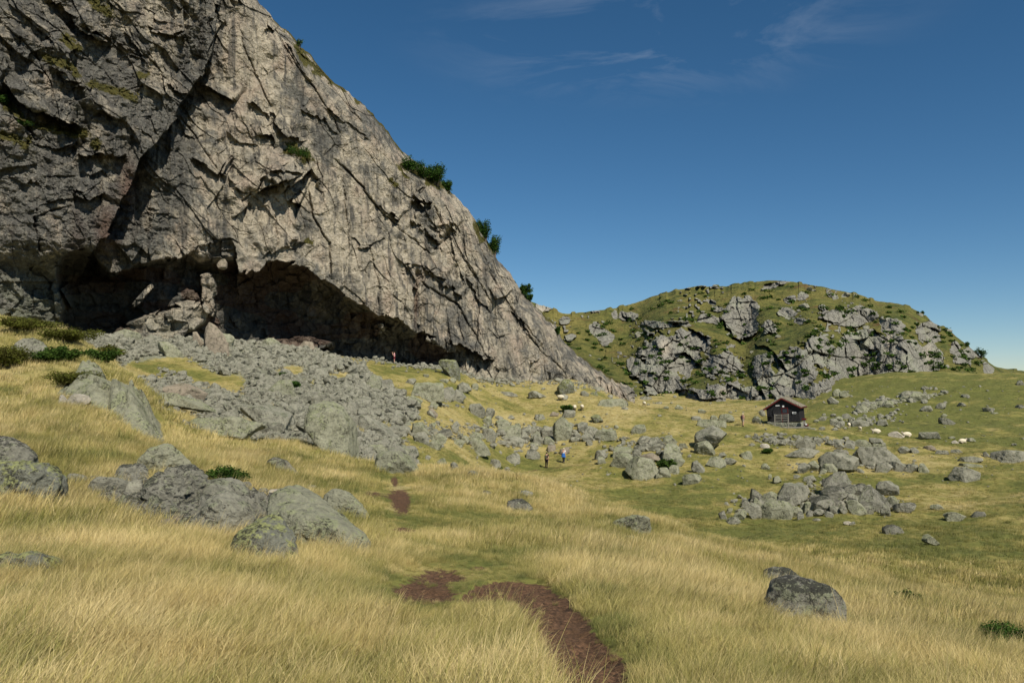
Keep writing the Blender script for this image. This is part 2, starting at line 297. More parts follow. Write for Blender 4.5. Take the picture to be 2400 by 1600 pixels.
# ------------------------------------------------------------------ the meadow: heights from points with known distances
def cliff_Y(px):
    mm = (px - 1200) / F; ca, sa = math.cos(R(40)), math.sin(R(40))
    s = (mm * 125 + 18.5) / (ca - mm * sa); return 125 + s * sa
VIS = {   # pixel column: (pixel row, distance forward)
    -400: [(1600, 4), (1400, 7), (1200, 13), (1000, 24), (850, 34), (720, 46)],
    0: [(1600, 3.9), (1480, 5.4), (1340, 8.4), (1185, 14), (1080, 19), (1000, 25), (900, 33), (830, 39), (752, 48)],
    150: [(1600, 4), (1400, 7), (1185, 15), (1100, 18.5), (1000, 25), (900, 33), (782, 45)],
    300: [(1600, 4.1), (1450, 6.2), (1300, 10), (1180, 15.5), (1110, 19), (1040, 25), (960, 31), (885, 36), (840, 86), (800, 96)],
    450: [(1600, 4.2), (1300, 10), (1220, 14), (1130, 19), (1060, 30), (1012, 40), (980, 50), (940, 62), (880, 79), (830, 92), (797, 103)],
    600: [(1600, 4.2), (1480, 5.7), (1320, 10), (1250, 13), (1160, 18.5), (1090, 27), (1048, 36), (1012, 45), (960, 60), (900, 78), (850, 93), (806, 109)],
    750: [(1600, 4.3), (1320, 10.5), (1210, 17), (1130, 26), (1080, 33), (1055, 42), (980, 62), (920, 80), (860, 100), (825, 116)],
    900: [(1600, 4.4), (1500, 5.6), (1380, 8.4), (1280, 13), (1200, 20), (1140, 27), (1097, 36), (1080, 52), (1030, 66), (960, 82), (900, 100), (852, 121)],
    1050: [(1600, 4.4), (1400, 8.1), (1290, 13), (1200, 21), (1140, 30), (1105, 37), (1080, 66), (1020, 80), (960, 95), (900, 112), (862, 129)],
    1200: [(1600, 4.4), (1500, 5.7), (1400, 8.1), (1300, 13), (1220, 21), (1170, 28), (1128, 38), (1113, 83), (1096, 90), (1040, 100), (980, 110), (930, 122), (896, 135)],
    1350: [(1600, 4.6), (1400, 8.5), (1300, 14), (1230, 22), (1180, 32), (1160, 36), (1140, 78), (1090, 91), (1030, 101), (980, 110), (930, 122), (890, 140)],
    1500: [(1600, 4.8), (1500, 6.4), (1400, 9.2), (1320, 14), (1260, 21), (1217, 31), (1195, 66), (1130, 80), (1080, 89), (1040, 96), (985, 108), (950, 124)],
    1650: [(1600, 5.0), (1420, 10), (1340, 16), (1290, 23), (1262, 29), (1245, 54), (1200, 64), (1120, 79), (1060, 91), (1010, 103), (967, 124)],
    1800: [(1600, 5.3), (1500, 7.6), (1450, 10.4), (1400, 14), (1340, 20), (1300, 27), (1275, 46), (1240, 57), (1208, 65), (1140, 77), (1080, 88), (1035, 98), (1004, 107), (992, 116)],
    1950: [(1600, 5.8), (1500, 8.4), (1440, 12.5), (1390, 18), (1350, 25), (1310, 36), (1270, 48), (1212, 62), (1140, 76), (1080, 88), (1030, 100), (1005, 112), (985, 130), (950, 152)],
    2100: [(1600, 6.2), (1520, 8.8), (1430, 14.5), (1395, 20), (1365, 28), (1320, 37), (1270, 48), (1220, 60), (1160, 72), (1100, 85), (1050, 99), (1013, 116), (985, 135), (940, 160), (900, 185), (875, 208)],
    2400: [(1600, 7.2), (1530, 10.5), (1470, 15), (1440, 21), (1380, 31), (1290, 44), (1220, 56), (1160, 68), (1085, 88), (1040, 105), (1000, 125), (945, 150), (892, 180), (866, 225)],
    2750: [(1600, 8), (1500, 14), (1400, 25), (1250, 50), (1080, 88), (1000, 120), (930, 150), (880, 190), (850, 230)]}
HID = [(-400, 70, 5.0), (0, 62, 4.6), (150, 60, 3.4), (150, 75, 4.6), (300, 47, 0.1), (300, 60, 0.2), (300, 74, 1.4), (900, 43, -5.0), (1050, 45, -6.3), (1050, 55, -7.0), (1200, 46, -7.4), (1200, 62, -9.4),
       (1200, 74, -9.9), (1350, 46, -8.2), (1350, 62, -9.9), (1500, 42, -8.6), (1500, 54, -10.3), (1650, 38, -8.2), (1800, 36, -8.2), (1500, 140, -4.5), (1500, 165, -5), (1650, 140, -5.6), (1650, 170, -6), (1800, 135, -6), (1800, 170, -6), (1350, 155, -1), (1350, 175, -3), (1200, 150, -0.5)]
for px, yb in ((0, 752), (150, 775), (300, 787), (450, 795), (600, 804), (750, 822), (900, 843), (1050, 860)):
    Y = cliff_Y(px); z = float((ray(px, yb) * (Y / ray(px, yb)[1]))[2]); HID += [(px, Y + 1, z - 0.3), (px, Y + 25, z - 1)]
HID += [(-400, 90, 7), (-400, 130, 8)]
cp, cz = [], []
for px, L in VIS.items():
    for py, Y in L:
        p = ray(px, py); p = p * (Y / p[1]); cp.append((math.atan2(p[0], p[1]), math.log(math.hypot(p[0], p[1])))); cz.append(p[2])
for px, Y, z in HID:
    X = (px - 1200) / F * Y; cp.append((math.atan2(X, Y), math.log(math.hypot(X, Y)))); cz.append(z)
cp = np.array(cp); cz = np.array(cz); cp[:, 0] *= 2.2
def tps(a, b):
    d2 = ((a[:, None, :] - b[None, :, :]) ** 2).sum(-1); return 0.5 * d2 * np.log(d2 + 1e-12)
nC = len(cp); A = np.zeros((nC + 3, nC + 3)); A[:nC, :nC] = tps(cp, cp) + np.eye(nC) * 4e-4
Pm = np.c_[np.ones(nC), cp]; A[:nC, nC:] = Pm; A[nC:, :nC] = Pm.T
wts = np.linalg.solve(A, np.r_[cz, 0, 0, 0])
def rbf(az, lr):
    q = np.c_[az * 2.2, lr]; o = np.empty(len(q))
    for i in range(0, len(q), 20000):
        b = q[i:i + 20000]; o[i:i + 20000] = tps(b, cp) @ wts[:nC] + wts[nC] + b @ wts[nC + 1:]
    return o
AZL, LR0, LR1 = 0.74, math.log(3.6), math.log(235)
gA = np.linspace(-AZL, AZL, 260); gL = np.linspace(LR0, LR1, 260)
GZ = rbf(np.tile(gA, 260), np.repeat(gL, 260)).reshape(260, 260)      # rows: log r
def Z(X, Y):
    X = np.asarray(X, float); Y = np.asarray(Y, float)
    r = np.hypot(X, Y) + 1e-6; az = np.arctan2(X, Y)
    azc = np.clip(az, -AZL, AZL); lr = np.clip(np.log(r), LR0, LR1)
    fa = (azc + AZL) / (2 * AZL) * 259; fl = (lr - LR0) / (LR1 - LR0) * 259
    ia = np.clip(np.floor(fa).astype(int), 0, 258); il = np.clip(np.floor(fl).astype(int), 0, 258); ta = fa - ia; tl = fl - il
    z = (GZ[il, ia] * (1 - ta) + GZ[il, ia + 1] * ta) * (1 - tl) + (GZ[il + 1, ia] * (1 - ta) + GZ[il + 1, ia + 1] * ta) * tl
    out = np.abs(az) - AZL; k = sst(0.0, 1.3, out); z = z * (1 - k) + (-1.7 - 0.01 * r * 0) * k
    near = sst(3.6, 1.2, r); z = z * (1 - near) + (-1.62) * near
    far = sst(235, 900, r); z = z * (1 - far) + (6.0 * fbm(X / 260, Y / 260, 5, 3) - 12) * far
    hum = fbm(X / 5.5, Y / 5.5, 31, 3) * (0.30 * sst(6, 30, r) + .25 * sst(55, 80, r)) + fbm(X / 1.5, Y / 1.5, 47, 4) * (0.05 + 0.15 * sst(10, 60, r)) * sst(1.5, 4, r)
    return z + hum
def hit(px, py, rmin=3.0, rmax=260.0):
    """where the line of sight through a picture point meets the meadow"""
    d = ray(px, py); dh = math.hypot(d[0], d[1]); t = np.exp(np.linspace(math.log(rmin), math.log(rmax), 1500)) / dh
    X = d[0] * t; Y = d[1] * t; zz = d[2] * t; g = Z(X, Y); b = np.where(zz < g)[0]
    i = b[0] if len(b) else len(t) - 1
    return Vector((X[i], Y[i], float(g[i])))
def blobs(px, py, L):
    o = np.zeros(px.shape)
    for cx, cy, rx, ry, a in L:
        o += a * np.exp(-(((px - cx) / rx) ** 2 + ((py - cy) / ry) ** 2))
    return o
def inpoly(px, py, poly):
    n = len(poly); c = np.zeros(px.shape, bool)
    for i in range(n):
        x1, y1 = poly[i]; x2, y2 = poly[(i + 1) % n]
        c ^= ((y1 > py) != (y2 > py)) & (px < (x2 - x1) * (py - y1) / (y2 - y1 + 1e-9) + x1)
    return c
SCREE_POLY = [(165, 775), (480, 795), (640, 808), (760, 830), (850, 852), (880, 885), (935, 920), (985, 965), (945, 1000), (950, 1040), (985, 1095), (900, 1098), (790, 1062), (690, 1035), (600, 1035), (440, 1010), (395, 965), (345, 915), (290, 860)]
SCREE_GRASS = [(335, 870, 35, 22, 1), (395, 845, 50, 14, 1), (440, 870, 45, 16, 1), (500, 895, 50, 18, 1), (550, 900, 25, 25, .8), (690, 870, 30, 12, .9), (560, 1000, 40, 18, .6), (800, 880, 30, 12, .7), (640, 960, 14, 12, .6), (880, 1000, 40, 14, .8), (420, 985, 40, 20, 1), (735, 900, 20, 10, .6), (300, 860, 15, 15, .8)]
def fields(X, Y, z):
    P = np.stack([X, Y, z], -1); px, py = project(P); r = np.hypot(X, Y)
    wx = px + fbm(X / 2 / (1 + r / 12), Y / 2 / (1 + r / 12), 3, 3) * 26; wy = py + fbm(X / 2 / (1 + r / 12), Y / 2 / (1 + r / 12), 9, 3) * 12
    wx = wx + fbm(X / .45, Y / .45, 4, 3) * 15 * sst(30, 8, r); wy = wy + fbm(X / .45, Y / .45, 10, 3) * 9 * sst(30, 8, r); vis = Y > 1
    g = 0.40 + 0.0 * px
    g += blobs(wx, wy, [(1500, 1130, 420, 60, .08), (1850, 1240, 420, 50, .2), (2250, 1330, 260, 90, .30), (1080, 1210, 260, 32, .26), (860, 1150, 90, 40, .2), (640, 1110, 110, 26, .1), (1000, 1400, 130, 70, .42),
                        (1120, 1300, 160, 30, .2), (1450, 1460, 60, 70, .3), (1130, 1550, 60, 50, .3), (60, 1560, 120, 50, .2), (420, 1500, 60, 60, .2), (1500, 1540, 50, 60, .2), (2150, 930, 300, 60, .42), (2200, 990, 260, 30, .35), (960, 875, 120, 12, .4), (2290, 1110, 200, 50, .12), (1760, 1250, 160, 18, .5), (2120, 1300, 220, 26, .25),
                        (150, 1240, 170, 30, .22), (360, 1250, 60, 40, .25), (700, 1270, 60, 30, .25), (60, 1130, 60, 40, .2), (620, 1320, 80, 20, .35), (1450, 1260, 90, 18, .2), (1900, 1490, 160, 30, .18), (1700, 1010, 90, 14, .3), (1880, 1020, 70, 12, .45),
                        (1200, 960, 220, 55, -.16), (1480, 960, 200, 26, -.2), (1900, 1090, 200, 30, -.1), (1560, 1350, 320, 44, -.22), (1620, 1300, 240, 26, -.18), (1180, 1110, 130, 12, -.3), (1330, 1145, 90, 12, -.3), (300, 1010, 200, 80, -.08), (560, 1070, 160, 50, -.16), (2200, 1190, 130, 16, -.2),
                        (1350, 900, 90, 16, -.3), (2100, 1500, 260, 40, -.12), (850, 1310, 120, 24, -.1), (80, 880, 90, 60, -.1), (150, 815, 120, 24, .2), (2280, 1210, 130, 16, -.18), (1300, 1550, 50, 60, -.25)])
    d = blobs(wx, wy, [(1030, 1345, 52, 16, .9), (1120, 1322, 26, 8, .8), (1000, 1385, 60, 20, .95), (1060, 1398, 40, 12, .5), (975, 1492, 20, 26, .9), (942, 1172, 22, 24, 1.1), (926, 1128, 9, 12, .8), (948, 1238, 28, 7, .8), (872, 1160, 44, 9, .6), (960, 1365, 28, 9, .6), (2160, 1595, 45, 16, .8), (2180, 1380, 60, 10, .25), (1420, 1135, 18, 6, .2)])
    g += .17 * sst(42, 54, r) * sst(900, 1150, px) * sst(1000, 1080, py) - .16 * sst(52, 40, r) * sst(20, 32, r) * sst(1000, 1200, px)
    g += (.62 * fbm(X / 1.7, Y / 1.7, 131, 3) + .35 * fbm(X / .5, Y / .5, 134, 2) + .03) * sst(60, 25, r) + (.6 * fbm(X / 6, Y / 5, 132, 4) + .5 * fbm(X / 2, Y / 1.6, 133, 3)) * sst(30, 70, r)
    g += .32 * sst(112, 126, r) * sst(1840, 1960, px) - .12 * sst(85, 95, r) * sst(112, 106, r) * sst(1400, 1500, px)
    pts = [(1105, 1400, 22), (1155, 1384, 26), (1215, 1384, 30), (1270, 1408, 46), (1296, 1450, 68), (1332, 1500, 82), (1362, 1550, 94), (1388, 1610, 104), (1420, 1700, 80), (1500, 1850, 110)]
    pd = np.full(px.shape, 9.0)
    for (x1, y1, w1), (x2, y2, w2) in zip(pts[:-1], pts[1:]):
        dx, dy = x2 - x1, y2 - y1; t = np.clip(((wx - x1) * dx + (wy - y1) * dy) / (dx * dx + dy * dy), 0, 1)
        dd = np.hypot(wx - x1 - t * dx, (wy - y1 - t * dy)) / (w1 + (w2 - w1) * t); pd = np.minimum(pd, dd)
    d = d + blobs(wx, wy, [(1075, 1350, 90, 26, .14), (980, 1400, 60, 40, .15), (1320, 1440, 60, 50, .2), (930, 1200, 40, 60, .2)]); d = np.maximum(d, sst(1.25, 0.55, pd) * 1.1) * vis * (r < 60)
    for (x1, y1), (x2, y2) in (((1080, 1128), (1180, 1118)), ((1180, 1118), (1262, 1099)), ((1262, 1099), (1345, 1086)), ((1345, 1086), (1440, 1078))):
        t = np.clip(((wx - x1) * (x2 - x1) + (wy - y1) * (y2 - y1)) / ((x2 - x1) ** 2 + (y2 - y1) ** 2), 0, 1); d = np.maximum(d, .42 * np.exp(-((wy - y1 - t * (y2 - y1)) / 3.2) ** 2 - ((wx - x1 - t * (x2 - x1)) / 6) ** 2) * (r > 50))
    ip = inpoly(px + fbm(X / 3, Y / 3, 71, 3) * 22, py + fbm(X / 3, Y / 3, 72, 3) * 10, SCREE_POLY) & (r > 38)
    sg = blobs(wx, wy, SCREE_GRASS); st = ip * np.clip(1.0 - sg * 1.5, 0, 1)
    st = np.maximum(st, ((py < cbase(px) + 6) & (px < 1160) & (r > 75)) * 0.9)
    he = blobs(wx, wy, [(180, 815, 130, 26, .9), (860, 1140, 80, 26, .5), (2150, 1372, 130, 16, .6), (1870, 1258, 60, 8, .6), (2200, 1003, 220, 8, .8), (230, 915, 50, 16, .8)]) * (r > 5)
    vis = vis.astype(float)
    hp_ = (inpoly(px + fbm(X, Y, 74, 3) * 22, py + fbm(X, Y, 75, 3) * 12, HEAP) & (r < 25)) | (inpoly(px + fbm(X, Y, 74, 3) * 10, py, OUTC) & (r < 44)); st = np.maximum(st, hp_ * .95)
    return np.clip(g * vis + 0.4 * (1 - vis), 0, 1), np.clip(d, 0, 1.2), st, np.clip(he, 0, 1)
HEAP = [(215, 1168), (300, 1135), (420, 1150), (560, 1165), (640, 1185), (740, 1200), (780, 1215), (700, 1235), (600, 1262), (500, 1275), (430, 1262), (330, 1222), (250, 1195)]
OUTC = [(135, 925), (165, 880), (205, 872), (262, 898), (300, 930), (345, 960), (376, 1000), (386, 1036), (370, 1046), (318, 1012), (255, 972), (190, 948)]
CB = np.array([(-600, 690), (0, 752), (150, 775), (300, 787), (480, 795), (600, 804), (700, 816), (800, 829), (900, 843), (1000, 856), (1070, 864), (1165, 893), (1225, 893), (1330, 892), (1400, 905), (1484, 926), (3000, 930)], float)
def cbase(px): return np.interp(px, CB[:, 0], CB[:, 1])

az = np.r_[np.linspace(-math.pi, -0.76, 50)[:-1], np.linspace(-0.76, 0.76, 900), np.linspace(0.76, math.pi, 50)[1:-1]]
lr = np.r_[np.linspace(math.log(0.25), math.log(3.4), 34)[:-1], np.linspace(math.log(3.4), math.log(235), 760), np.linspace(math.log(235), math.log(6000), 60)[1:]]
rr = np.exp(lr); X = (rr[:, None] * np.sin(az)[None, :]); Y = (rr[:, None] * np.cos(az)[None, :]); zz = Z(X, Y)
g, d, st, he = fields(X, Y, zz)
r_ = np.hypot(X, Y); zz = zz + np.clip(d, 0, 1) * sst(2, 4, r_) * sst(40, 20, r_) * (-0.07 + 0.035 * fbm(X / .12, Y / .12, 88, 3, .6))
V = np.stack([X, Y, zz], -1).reshape(-1, 3); fc = grid_faces(len(rr), len(az), True)
V = np.vstack([V, [[0, 0, -1.62]]]); n0 = len(V) - 1
dv = np.r_[d.ravel(), 0]; onpath = dv[fc].mean(1) > 0.42
def submesh(name, V, f, at):
    u = np.unique(f); mpx = np.full(len(V), -1); mpx[u] = np.arange(len(u)); me = mesh_np(name, V[u], mpx[f], True)
    for k, a in at.items(): attr(me, k, a[u])
    return me
far = np.r_[sst(14, 45, np.hypot(X, Y)).ravel(), 0]
ats = {'green': np.r_[g.ravel(), .4], 'dirt': dv, 'stone': np.r_[st.ravel(), 0], 'heath': np.r_[he.ravel(), 0], 'far': far}
fan = np.array([[n0, (j + 1) % len(az), j, j] for j in range(len(az))])
tag(link('ground', submesh('ground', V, fc[~onpath], ats), GROUND), kind='structure')
tag(link('path', submesh('path', V, fc[onpath], ats), GROUND), kind='structure')
me = mesh_np('ground_cap', V[np.r_[n0, np.arange(len(az))]], np.array([[0, (j + 1) % len(az) + 1, j + 1] for j in range(len(az))]), True)
attr(me, 'green', np.full(len(az) + 1, .4)); tag(link('ground', me, GROUND), kind='structure')

# ------------------------------------------------------------------ the big cliff
SK = np.array([(-700, -560), (-200, -520), (300, -360), (480, -150), (570, -40), (602, 0), (638, 41), (694, 97), (735, 143), (786, 194), (847, 240), (898, 296), (939, 347), (980, 383), (1021, 408), (1066, 454), (1107, 510), (1133, 551), (1163, 602), (1200, 653),
               (1225, 684), (1251, 714), (1302, 765), (1316, 791), (1363, 838), (1404, 866), (1438, 886), (1483, 913), (1490, 922)], float)
cx = np.r_[np.linspace(-650, -20, 90)[:-1], np.linspace(-20, 1488, 1080)]
sk = np.interp(cx, SK[:, 0], SK[:, 1]) + fbm(cx / 26, cx * 0, 5, 4) * 9 + fbm(cx / 7, cx * 0, 6, 2) * 2.5
sk = np.minimum(sk, cbase(cx) + 2)
nv = 760; v = np.linspace(0, 1, nv)[:, None]
bot = cbase(cx) + 45
PY = bot[None, :] + (sk - bot)[None, :] * v; PX = np.repeat(cx[None, :], nv, 0)
rd = ray(PX, PY); nn = np.array([math.sin(R(40)), -math.cos(R(40)), 0]); P0 = np.array([-18.5, 125.0, 0]); k = (P0 @ nn) / (rd @ nn)
H = rd[..., 2] * k; Sx = ((rd[..., 0] * k - P0[0]) * math.cos(R(40)) + (rd[..., 1] * k - P0[1]) * math.sin(R(40)))
lean = np.interp(PX, [-300, 200, 560, 900, 1200, 1480], [0.10, 0.10, 0.12, 0.25, 0.5, 0.8]); hb = np.maximum(H - np.interp(PX, [0, 1480], [10, 1]), 0)
top_round = np.clip((60 - (PY - sk[None, :])) / 60, 0, 1) ** 2 * 6
D = -lean * hb * 0.8 - top_round
rot = R(-38); U = Sx * math.cos(rot) - H * math.sin(rot); W = Sx * math.sin(rot) + H * math.cos(rot)
wu = fbm(Sx / 9, H / 9, 101, 3) * 2.2; wv = fbm(Sx / 9, H / 9, 102, 3) * 2.2
leftm = sst(520, 380, PX + (PY - 300) * 0.35)         # broken left wall
f0, e0 = facet(U + wu, (W + wv) * 0.7, 12.0, 200, 0.9); f1, e1 = facet((U + wu * .9) * 1.5, (W + wv * .9) * 0.6, 5.2, 210, 1.2); f2, e2 = facet((U + wu * .6 + fbm(Sx / 1.5, H / 1.5, 7, 2) * .4) * 1.3, (W + wv * .6) * .6, 2.1, 220, 1.3); f4, e4 = facet(Sx + wu * .8, (H + wv) * 0.4, 3.6, 240, 1.3)
sw = sst(.4, .6, vn(Sx / 11, H / 11, 410)); f1 = f1 * (1 - sw) + f4 * sw; e1 = e1 * (1 - sw) + sw * (e4 + .02); f3, e3 = facet(Sx * 1.6 + wu, H * .8, 0.95, 230, 1.2)
am = 0.5 + 1.15 * sst(.35, .7, vn(Sx / 8, H / 8, 411))
D += f0 * (0.55 + 0.9 * leftm) + am * (f1 * (0.30 + 0.6 * leftm) + f2 * (0.13 + 0.3 * leftm) + f3 * (0.05 + 0.09 * leftm))
gate = sst(0.42, 0.62, vn(Sx / 6, H / 6, 400))
D -= sst(0.035, 0.0, e1) * 0.45 * gate * sst(.5, .65, vn(Sx / 2.5, H / 2.5, 402)) + sst(0.05, 0.0, e2) * 0.16 * sst(0.5, 0.7, vn(Sx / 3, H / 3, 401))
D += -np.abs(fbm(Sx / 2.2, H / 14, 304, 4)) * 0.9 * am - np.abs(fbm(Sx / 5, H / 3.2, 305, 5, .6)) * (0.8 + .9 * leftm) + fbm(Sx / 0.55, H / 0.75, 306, 3, .6) * 0.10
D += fbm(Sx / 3.5, H / 3.5, 301, 6, 0.62) * (0.42 + 0.5 * leftm) + fbm(Sx / 0.8, H / 1.4, 302, 3) * 0.09 + fbm(Sx / 1.1, H / 9, 303, 3) * 0.2
jx, _ = facet(U + wu, W + wv, 3.1, 281, .6); jy, _ = facet(U * .9 + wv, W * 1.1 + wu, 2.7, 285, .6); kx, _ = facet(Sx, H, 1.1, 288, .6)
wX = PX + fbm(Sx / 5, H / 5, 111, 5, .6) * 7 + jx * 11 + kx * 4; wY = PY + fbm(Sx / 5, H / 5, 112, 5, .6) * 7 + jy * 11 - kx * 4; sn = 0.45 + 1.1 * sst(.3, .7, vn(Sx / 2.6, H / 2.6, 113))
def pl_dist(poly, x, y):
    """signed distance in px to a polyline (positive above/left of travel direction) and fade along it"""
    best = np.full(x.shape, 1e9); sg = np.zeros(x.shape); L = 0; seg = []
    for (x1, y1), (x2, y2) in zip(poly[:-1], poly[1:]): seg.append(math.hypot(x2 - x1, y2 - y1))
    tot = sum(seg); acc = 0; tt = np.zeros(x.shape)
    for (x1, y1), (x2, y2), s_ in zip(poly[:-1], poly[1:], seg):
        dx, dy = x2 - x1, y2 - y1; t = np.clip(((x - x1) * dx + (y - y1) * dy) / (s_ * s_), 0, 1)
        q = np.hypot(x - x1 - t * dx, y - y1 - t * dy); m_ = q < best
        cr_ = (dx * (y - y1) - dy * (x - x1)); sg = np.where(m_, -np.sign(cr_), sg); tt = np.where(m_, (acc + t * s_) / tot, tt); best = np.where(m_, q, best); acc += s_
    return best * sg, tt
def step(poly, amp, La=70, Lb=26, end=0.12):
    """an overhang: rock on the upper side of the line stands out, the rock under it falls back"""
    global D
    xs = [p[0] for p in poly]; ys = [p[1] for p in poly]; pad = La * 2.5
    c0, c1 = np.searchsorted(cx, [min(xs) - pad, max(xs) + pad])
    if c1 - c0 < 2: return
    x = wX[:, c0:c1]; y = wY[:, c0:c1]; s_, t = pl_dist(poly, x, y)
    fade = sst(0, end, t) * sst(1, 1 - end, t) * (np.abs(s_) < pad)
    fade = np.maximum(fade, 0) + 0.0
    g_ = np.where(s_ > 0, np.exp(-s_ / La), -np.exp(s_ / Lb) * 0.9)
    g_ = g_ * sst(pad, pad * 0.5, np.abs(s_))
    D[:, c0:c1] += .7 * amp * g_ * fade * sn[:, c0:c1]
# the chimney: left wall stands out over the slab to its right
CH = [(515, -160), (512, 0), (510, 60), (478, 175), (432, 236), (412, 285), (346, 357), (306, 428), (262, 515), (212, 605)]
s_, t = pl_dist(CH[::-1], wX, wY)      # travelling upwards: positive = left
amp = np.interp(PY, [-160, 0, 120, 230, 290, 400, 600, 650], [1.5, 1.5, 2.2, 4.2, 3.6, 4.6, 5.0, 3.0])
msk = (PY < 660)
D += np.where(s_ > 0, np.exp(-s_ / 160) * 0.75, -np.exp(s_ / 75) * 1.0) * amp * msk * sst(420, 200, np.abs(s_))
D += 3.2 * np.exp(-((PX - 120) / 220) ** 2) * sst(650, 560, PY) * leftm
STEPS = [([(0, 184), (41, 238), (129, 269), (191, 300)], 3.4, 90, 34), ([(116, 0), (163, 44), (252, 92), (262, 70)], 2.2, 60, 26), ([(286, 78), (341, 138)], 1.2, 40, 18), ([(398, 192), (432, 214), (455, 222)], 2.6, 40, 30),
         ([(452, 188), (500, 208), (550, 238)], 1.9, 50, 24), ([(572, 238), (633, 269), (657, 306), (690, 328), (725, 330)], 1.6, 60, 20), ([(450, 366), (490, 385), (518, 405), (532, 378), (552, 350)], 1.3, 50, 14),
         ([(655, 460), (690, 430), (722, 400)], 3.0, 50, 40), ([(668, 474), (688, 470), (712, 476)], 3.2, 40, 26), ([(520, 303), (560, 325), (610, 342)], 1.3, 50, 18), ([(600, 318), (634, 312), (640, 340)], 1.6, 30, 22), ([(630, 408), (680, 395), (724, 402)], 1.0, 60, 20),
         ([(884, 480), (910, 500), (940, 520)], 1.7, 40, 22), ([(965, 522), (1000, 552), (1030, 580)], 1.9, 60, 26), ([(975, 462), (1012, 482)], 1.6, 40, 20), ([(1015, 520), (1035, 545), (1055, 560)], 1.8, 40, 22), ([(940, 620), (975, 618), (1022, 640), (1050, 655)], 2.2, 40, 26),
         ([(1010, 640), (1050, 672), (1088, 696)], 1.0, 40, 14), ([(555, 432), (575, 448), (612, 444), (625, 420)], 1.1, 30, 12), ([(340, 485), (375, 500), (420, 508)], 0.7, 50, 18), ([(178, 355), (200, 365), (240, 372), (300, 362)], 2.0, 60, 26), ([(10, 420), (60, 440), (90, 412)], 1.5, 50, 22),
         ([(170, 450), (210, 470), (250, 445)], 1.4, 50, 22), ([(190, 235), (215, 250), (250, 270), (290, 280)], 1.8, 60, 30), ([(60, 330), (130, 350), (180, 330)], 0.8, 60, 20), ([(612, 612), (640, 592), (690, 560), (720, 568)], 1.4, 50, 16), ([(680, 575), (705, 565)], 1.2, 30, 12), ([(820, 560), (860, 575), (905, 560)], .8, 40, 12),
         ([(1160, 705), (1195, 690), (1208, 672)], 2.2, 40, 22), ([(1190, 720), (1230, 780), (1262, 812)], 0.9, 40, 12), ([(1080, 640), (1110, 680), (1150, 730)], 0.7, 50, 10), ([(760, 250), (820, 290), (868, 340)], 0.9, 60, 14), ([(620, 60), (640, 75)], 1.5, 20, 14), ([(660, 100), (700, 140), (745, 190)], 1.0, 40, 14),
         ([(700, 250), (745, 275), (790, 322)], 0.7, 40, 12), ([(60, 500), (130, 470), (165, 460)], 0.7, 60, 14), ([(80, 590), (88, 540), (85, 500)], 0.8, 60, 12), ([(350, 60), (400, 82), (445, 95)], 0.8, 40, 14), ([(330, 20), (370, 45), (400, 50)], 0.6, 40, 12), ([(940, 680), (900, 670), (880, 640)], 0.5, 40, 12),
         ([(1120, 560), (1140, 590), (1160, 640)], 0.6, 30, 10), ([(1255, 850), (1262, 835), (1268, 815)], 1.2, 20, 12), ([(1030, 470), (1060, 520), (1085, 560)], 0.9, 40, 12), ([(200, 420), (235, 400)], 1.0, 40, 16), ([(120, 150), (160, 190), (200, 200)], 1.2, 50, 18)]
for pl, a, la, lb in STEPS: step(pl, a, la, lb)
def crack(poly, dp_, wd_=2.2):
    global D
    xs = [q_[0] for q_ in poly]; c0, c1 = np.searchsorted(cx, [min(xs) - 20, max(xs) + 20]); x = PX[:, c0:c1] + (wX - PX)[:, c0:c1] * .35; y = PY[:, c0:c1] + (wY - PY)[:, c0:c1] * .35; s_, t = pl_dist(poly, x, y)
    D[:, c0:c1] -= dp_ * np.exp(-(s_ / wd_) ** 2) * sst(0, .1, t) * sst(1, .9, t) * (.3 + .9 * vn(Sx / 2, H / 2, 115)[:, c0:c1]) - dp_ * .5 * np.exp(-np.abs(s_) / 26) * (s_ > 0) * (np.abs(s_) < 90) * sst(0, .1, t) * sst(1, .9, t)
for pl, dp_ in (([(776, 367), (816, 403), (857, 449), (898, 500), (969, 561), (1020, 602)], .9), ([(638, 66), (700, 118), (755, 168), (816, 245), (860, 300)], .8), ([(658, 102), (735, 204), (770, 255), (800, 320)], .7), ([(84, 470), (85, 505), (88, 590)], .9), ([(97, 413), (178, 416)], .5), ([(87, 510), (130, 490), (168, 480)], .8), ([(980, 653), (1071, 714), (1122, 796), (1150, 850)], .9),
                ([(1100, 520), (1150, 640), (1210, 740), (1290, 830)], .6), ([(1010, 470), (1080, 600), (1160, 720)], .6), ([(560, 60), (590, 160), (640, 260)], .6), ([(620, 20), (650, 80), (690, 160)], .6), ([(860, 560), (880, 640), (890, 720)], .5), ([(800, 420), (815, 520), (820, 600)], .5), ([(418, 265), (459, 316), (515, 403)], .7), ([(720, 440), (740, 520), (770, 566), (776, 663)], 1.0), ([(300, 60), (330, 120), (400, 190)], .7), ([(20, 60), (80, 120), (110, 180)], .7), ([(1180, 700), (1250, 800), (1330, 880)], .6), ([(590, 300), (600, 380), (640, 408)], .6), ([(350, 400), (352, 480), (345, 560)], .4), ([(640, 500), (650, 560), (645, 600)], .5)): crack(pl, dp_)
step([(541, 512), (592, 470), (653, 438), (700, 408)], 1.9, 60, 20)
# corner crack on the right slab
s_, t = pl_dist([(978, 790), (976, 700), (974, 632)], wX, wY)
D += np.where(s_ > 0, np.exp(-s_ / 60) * 0.4, -np.exp(s_ / 22)) * 1.9 * sst(0, .1, t) * sst(1, .9, t) * (np.abs(s_) < 200)
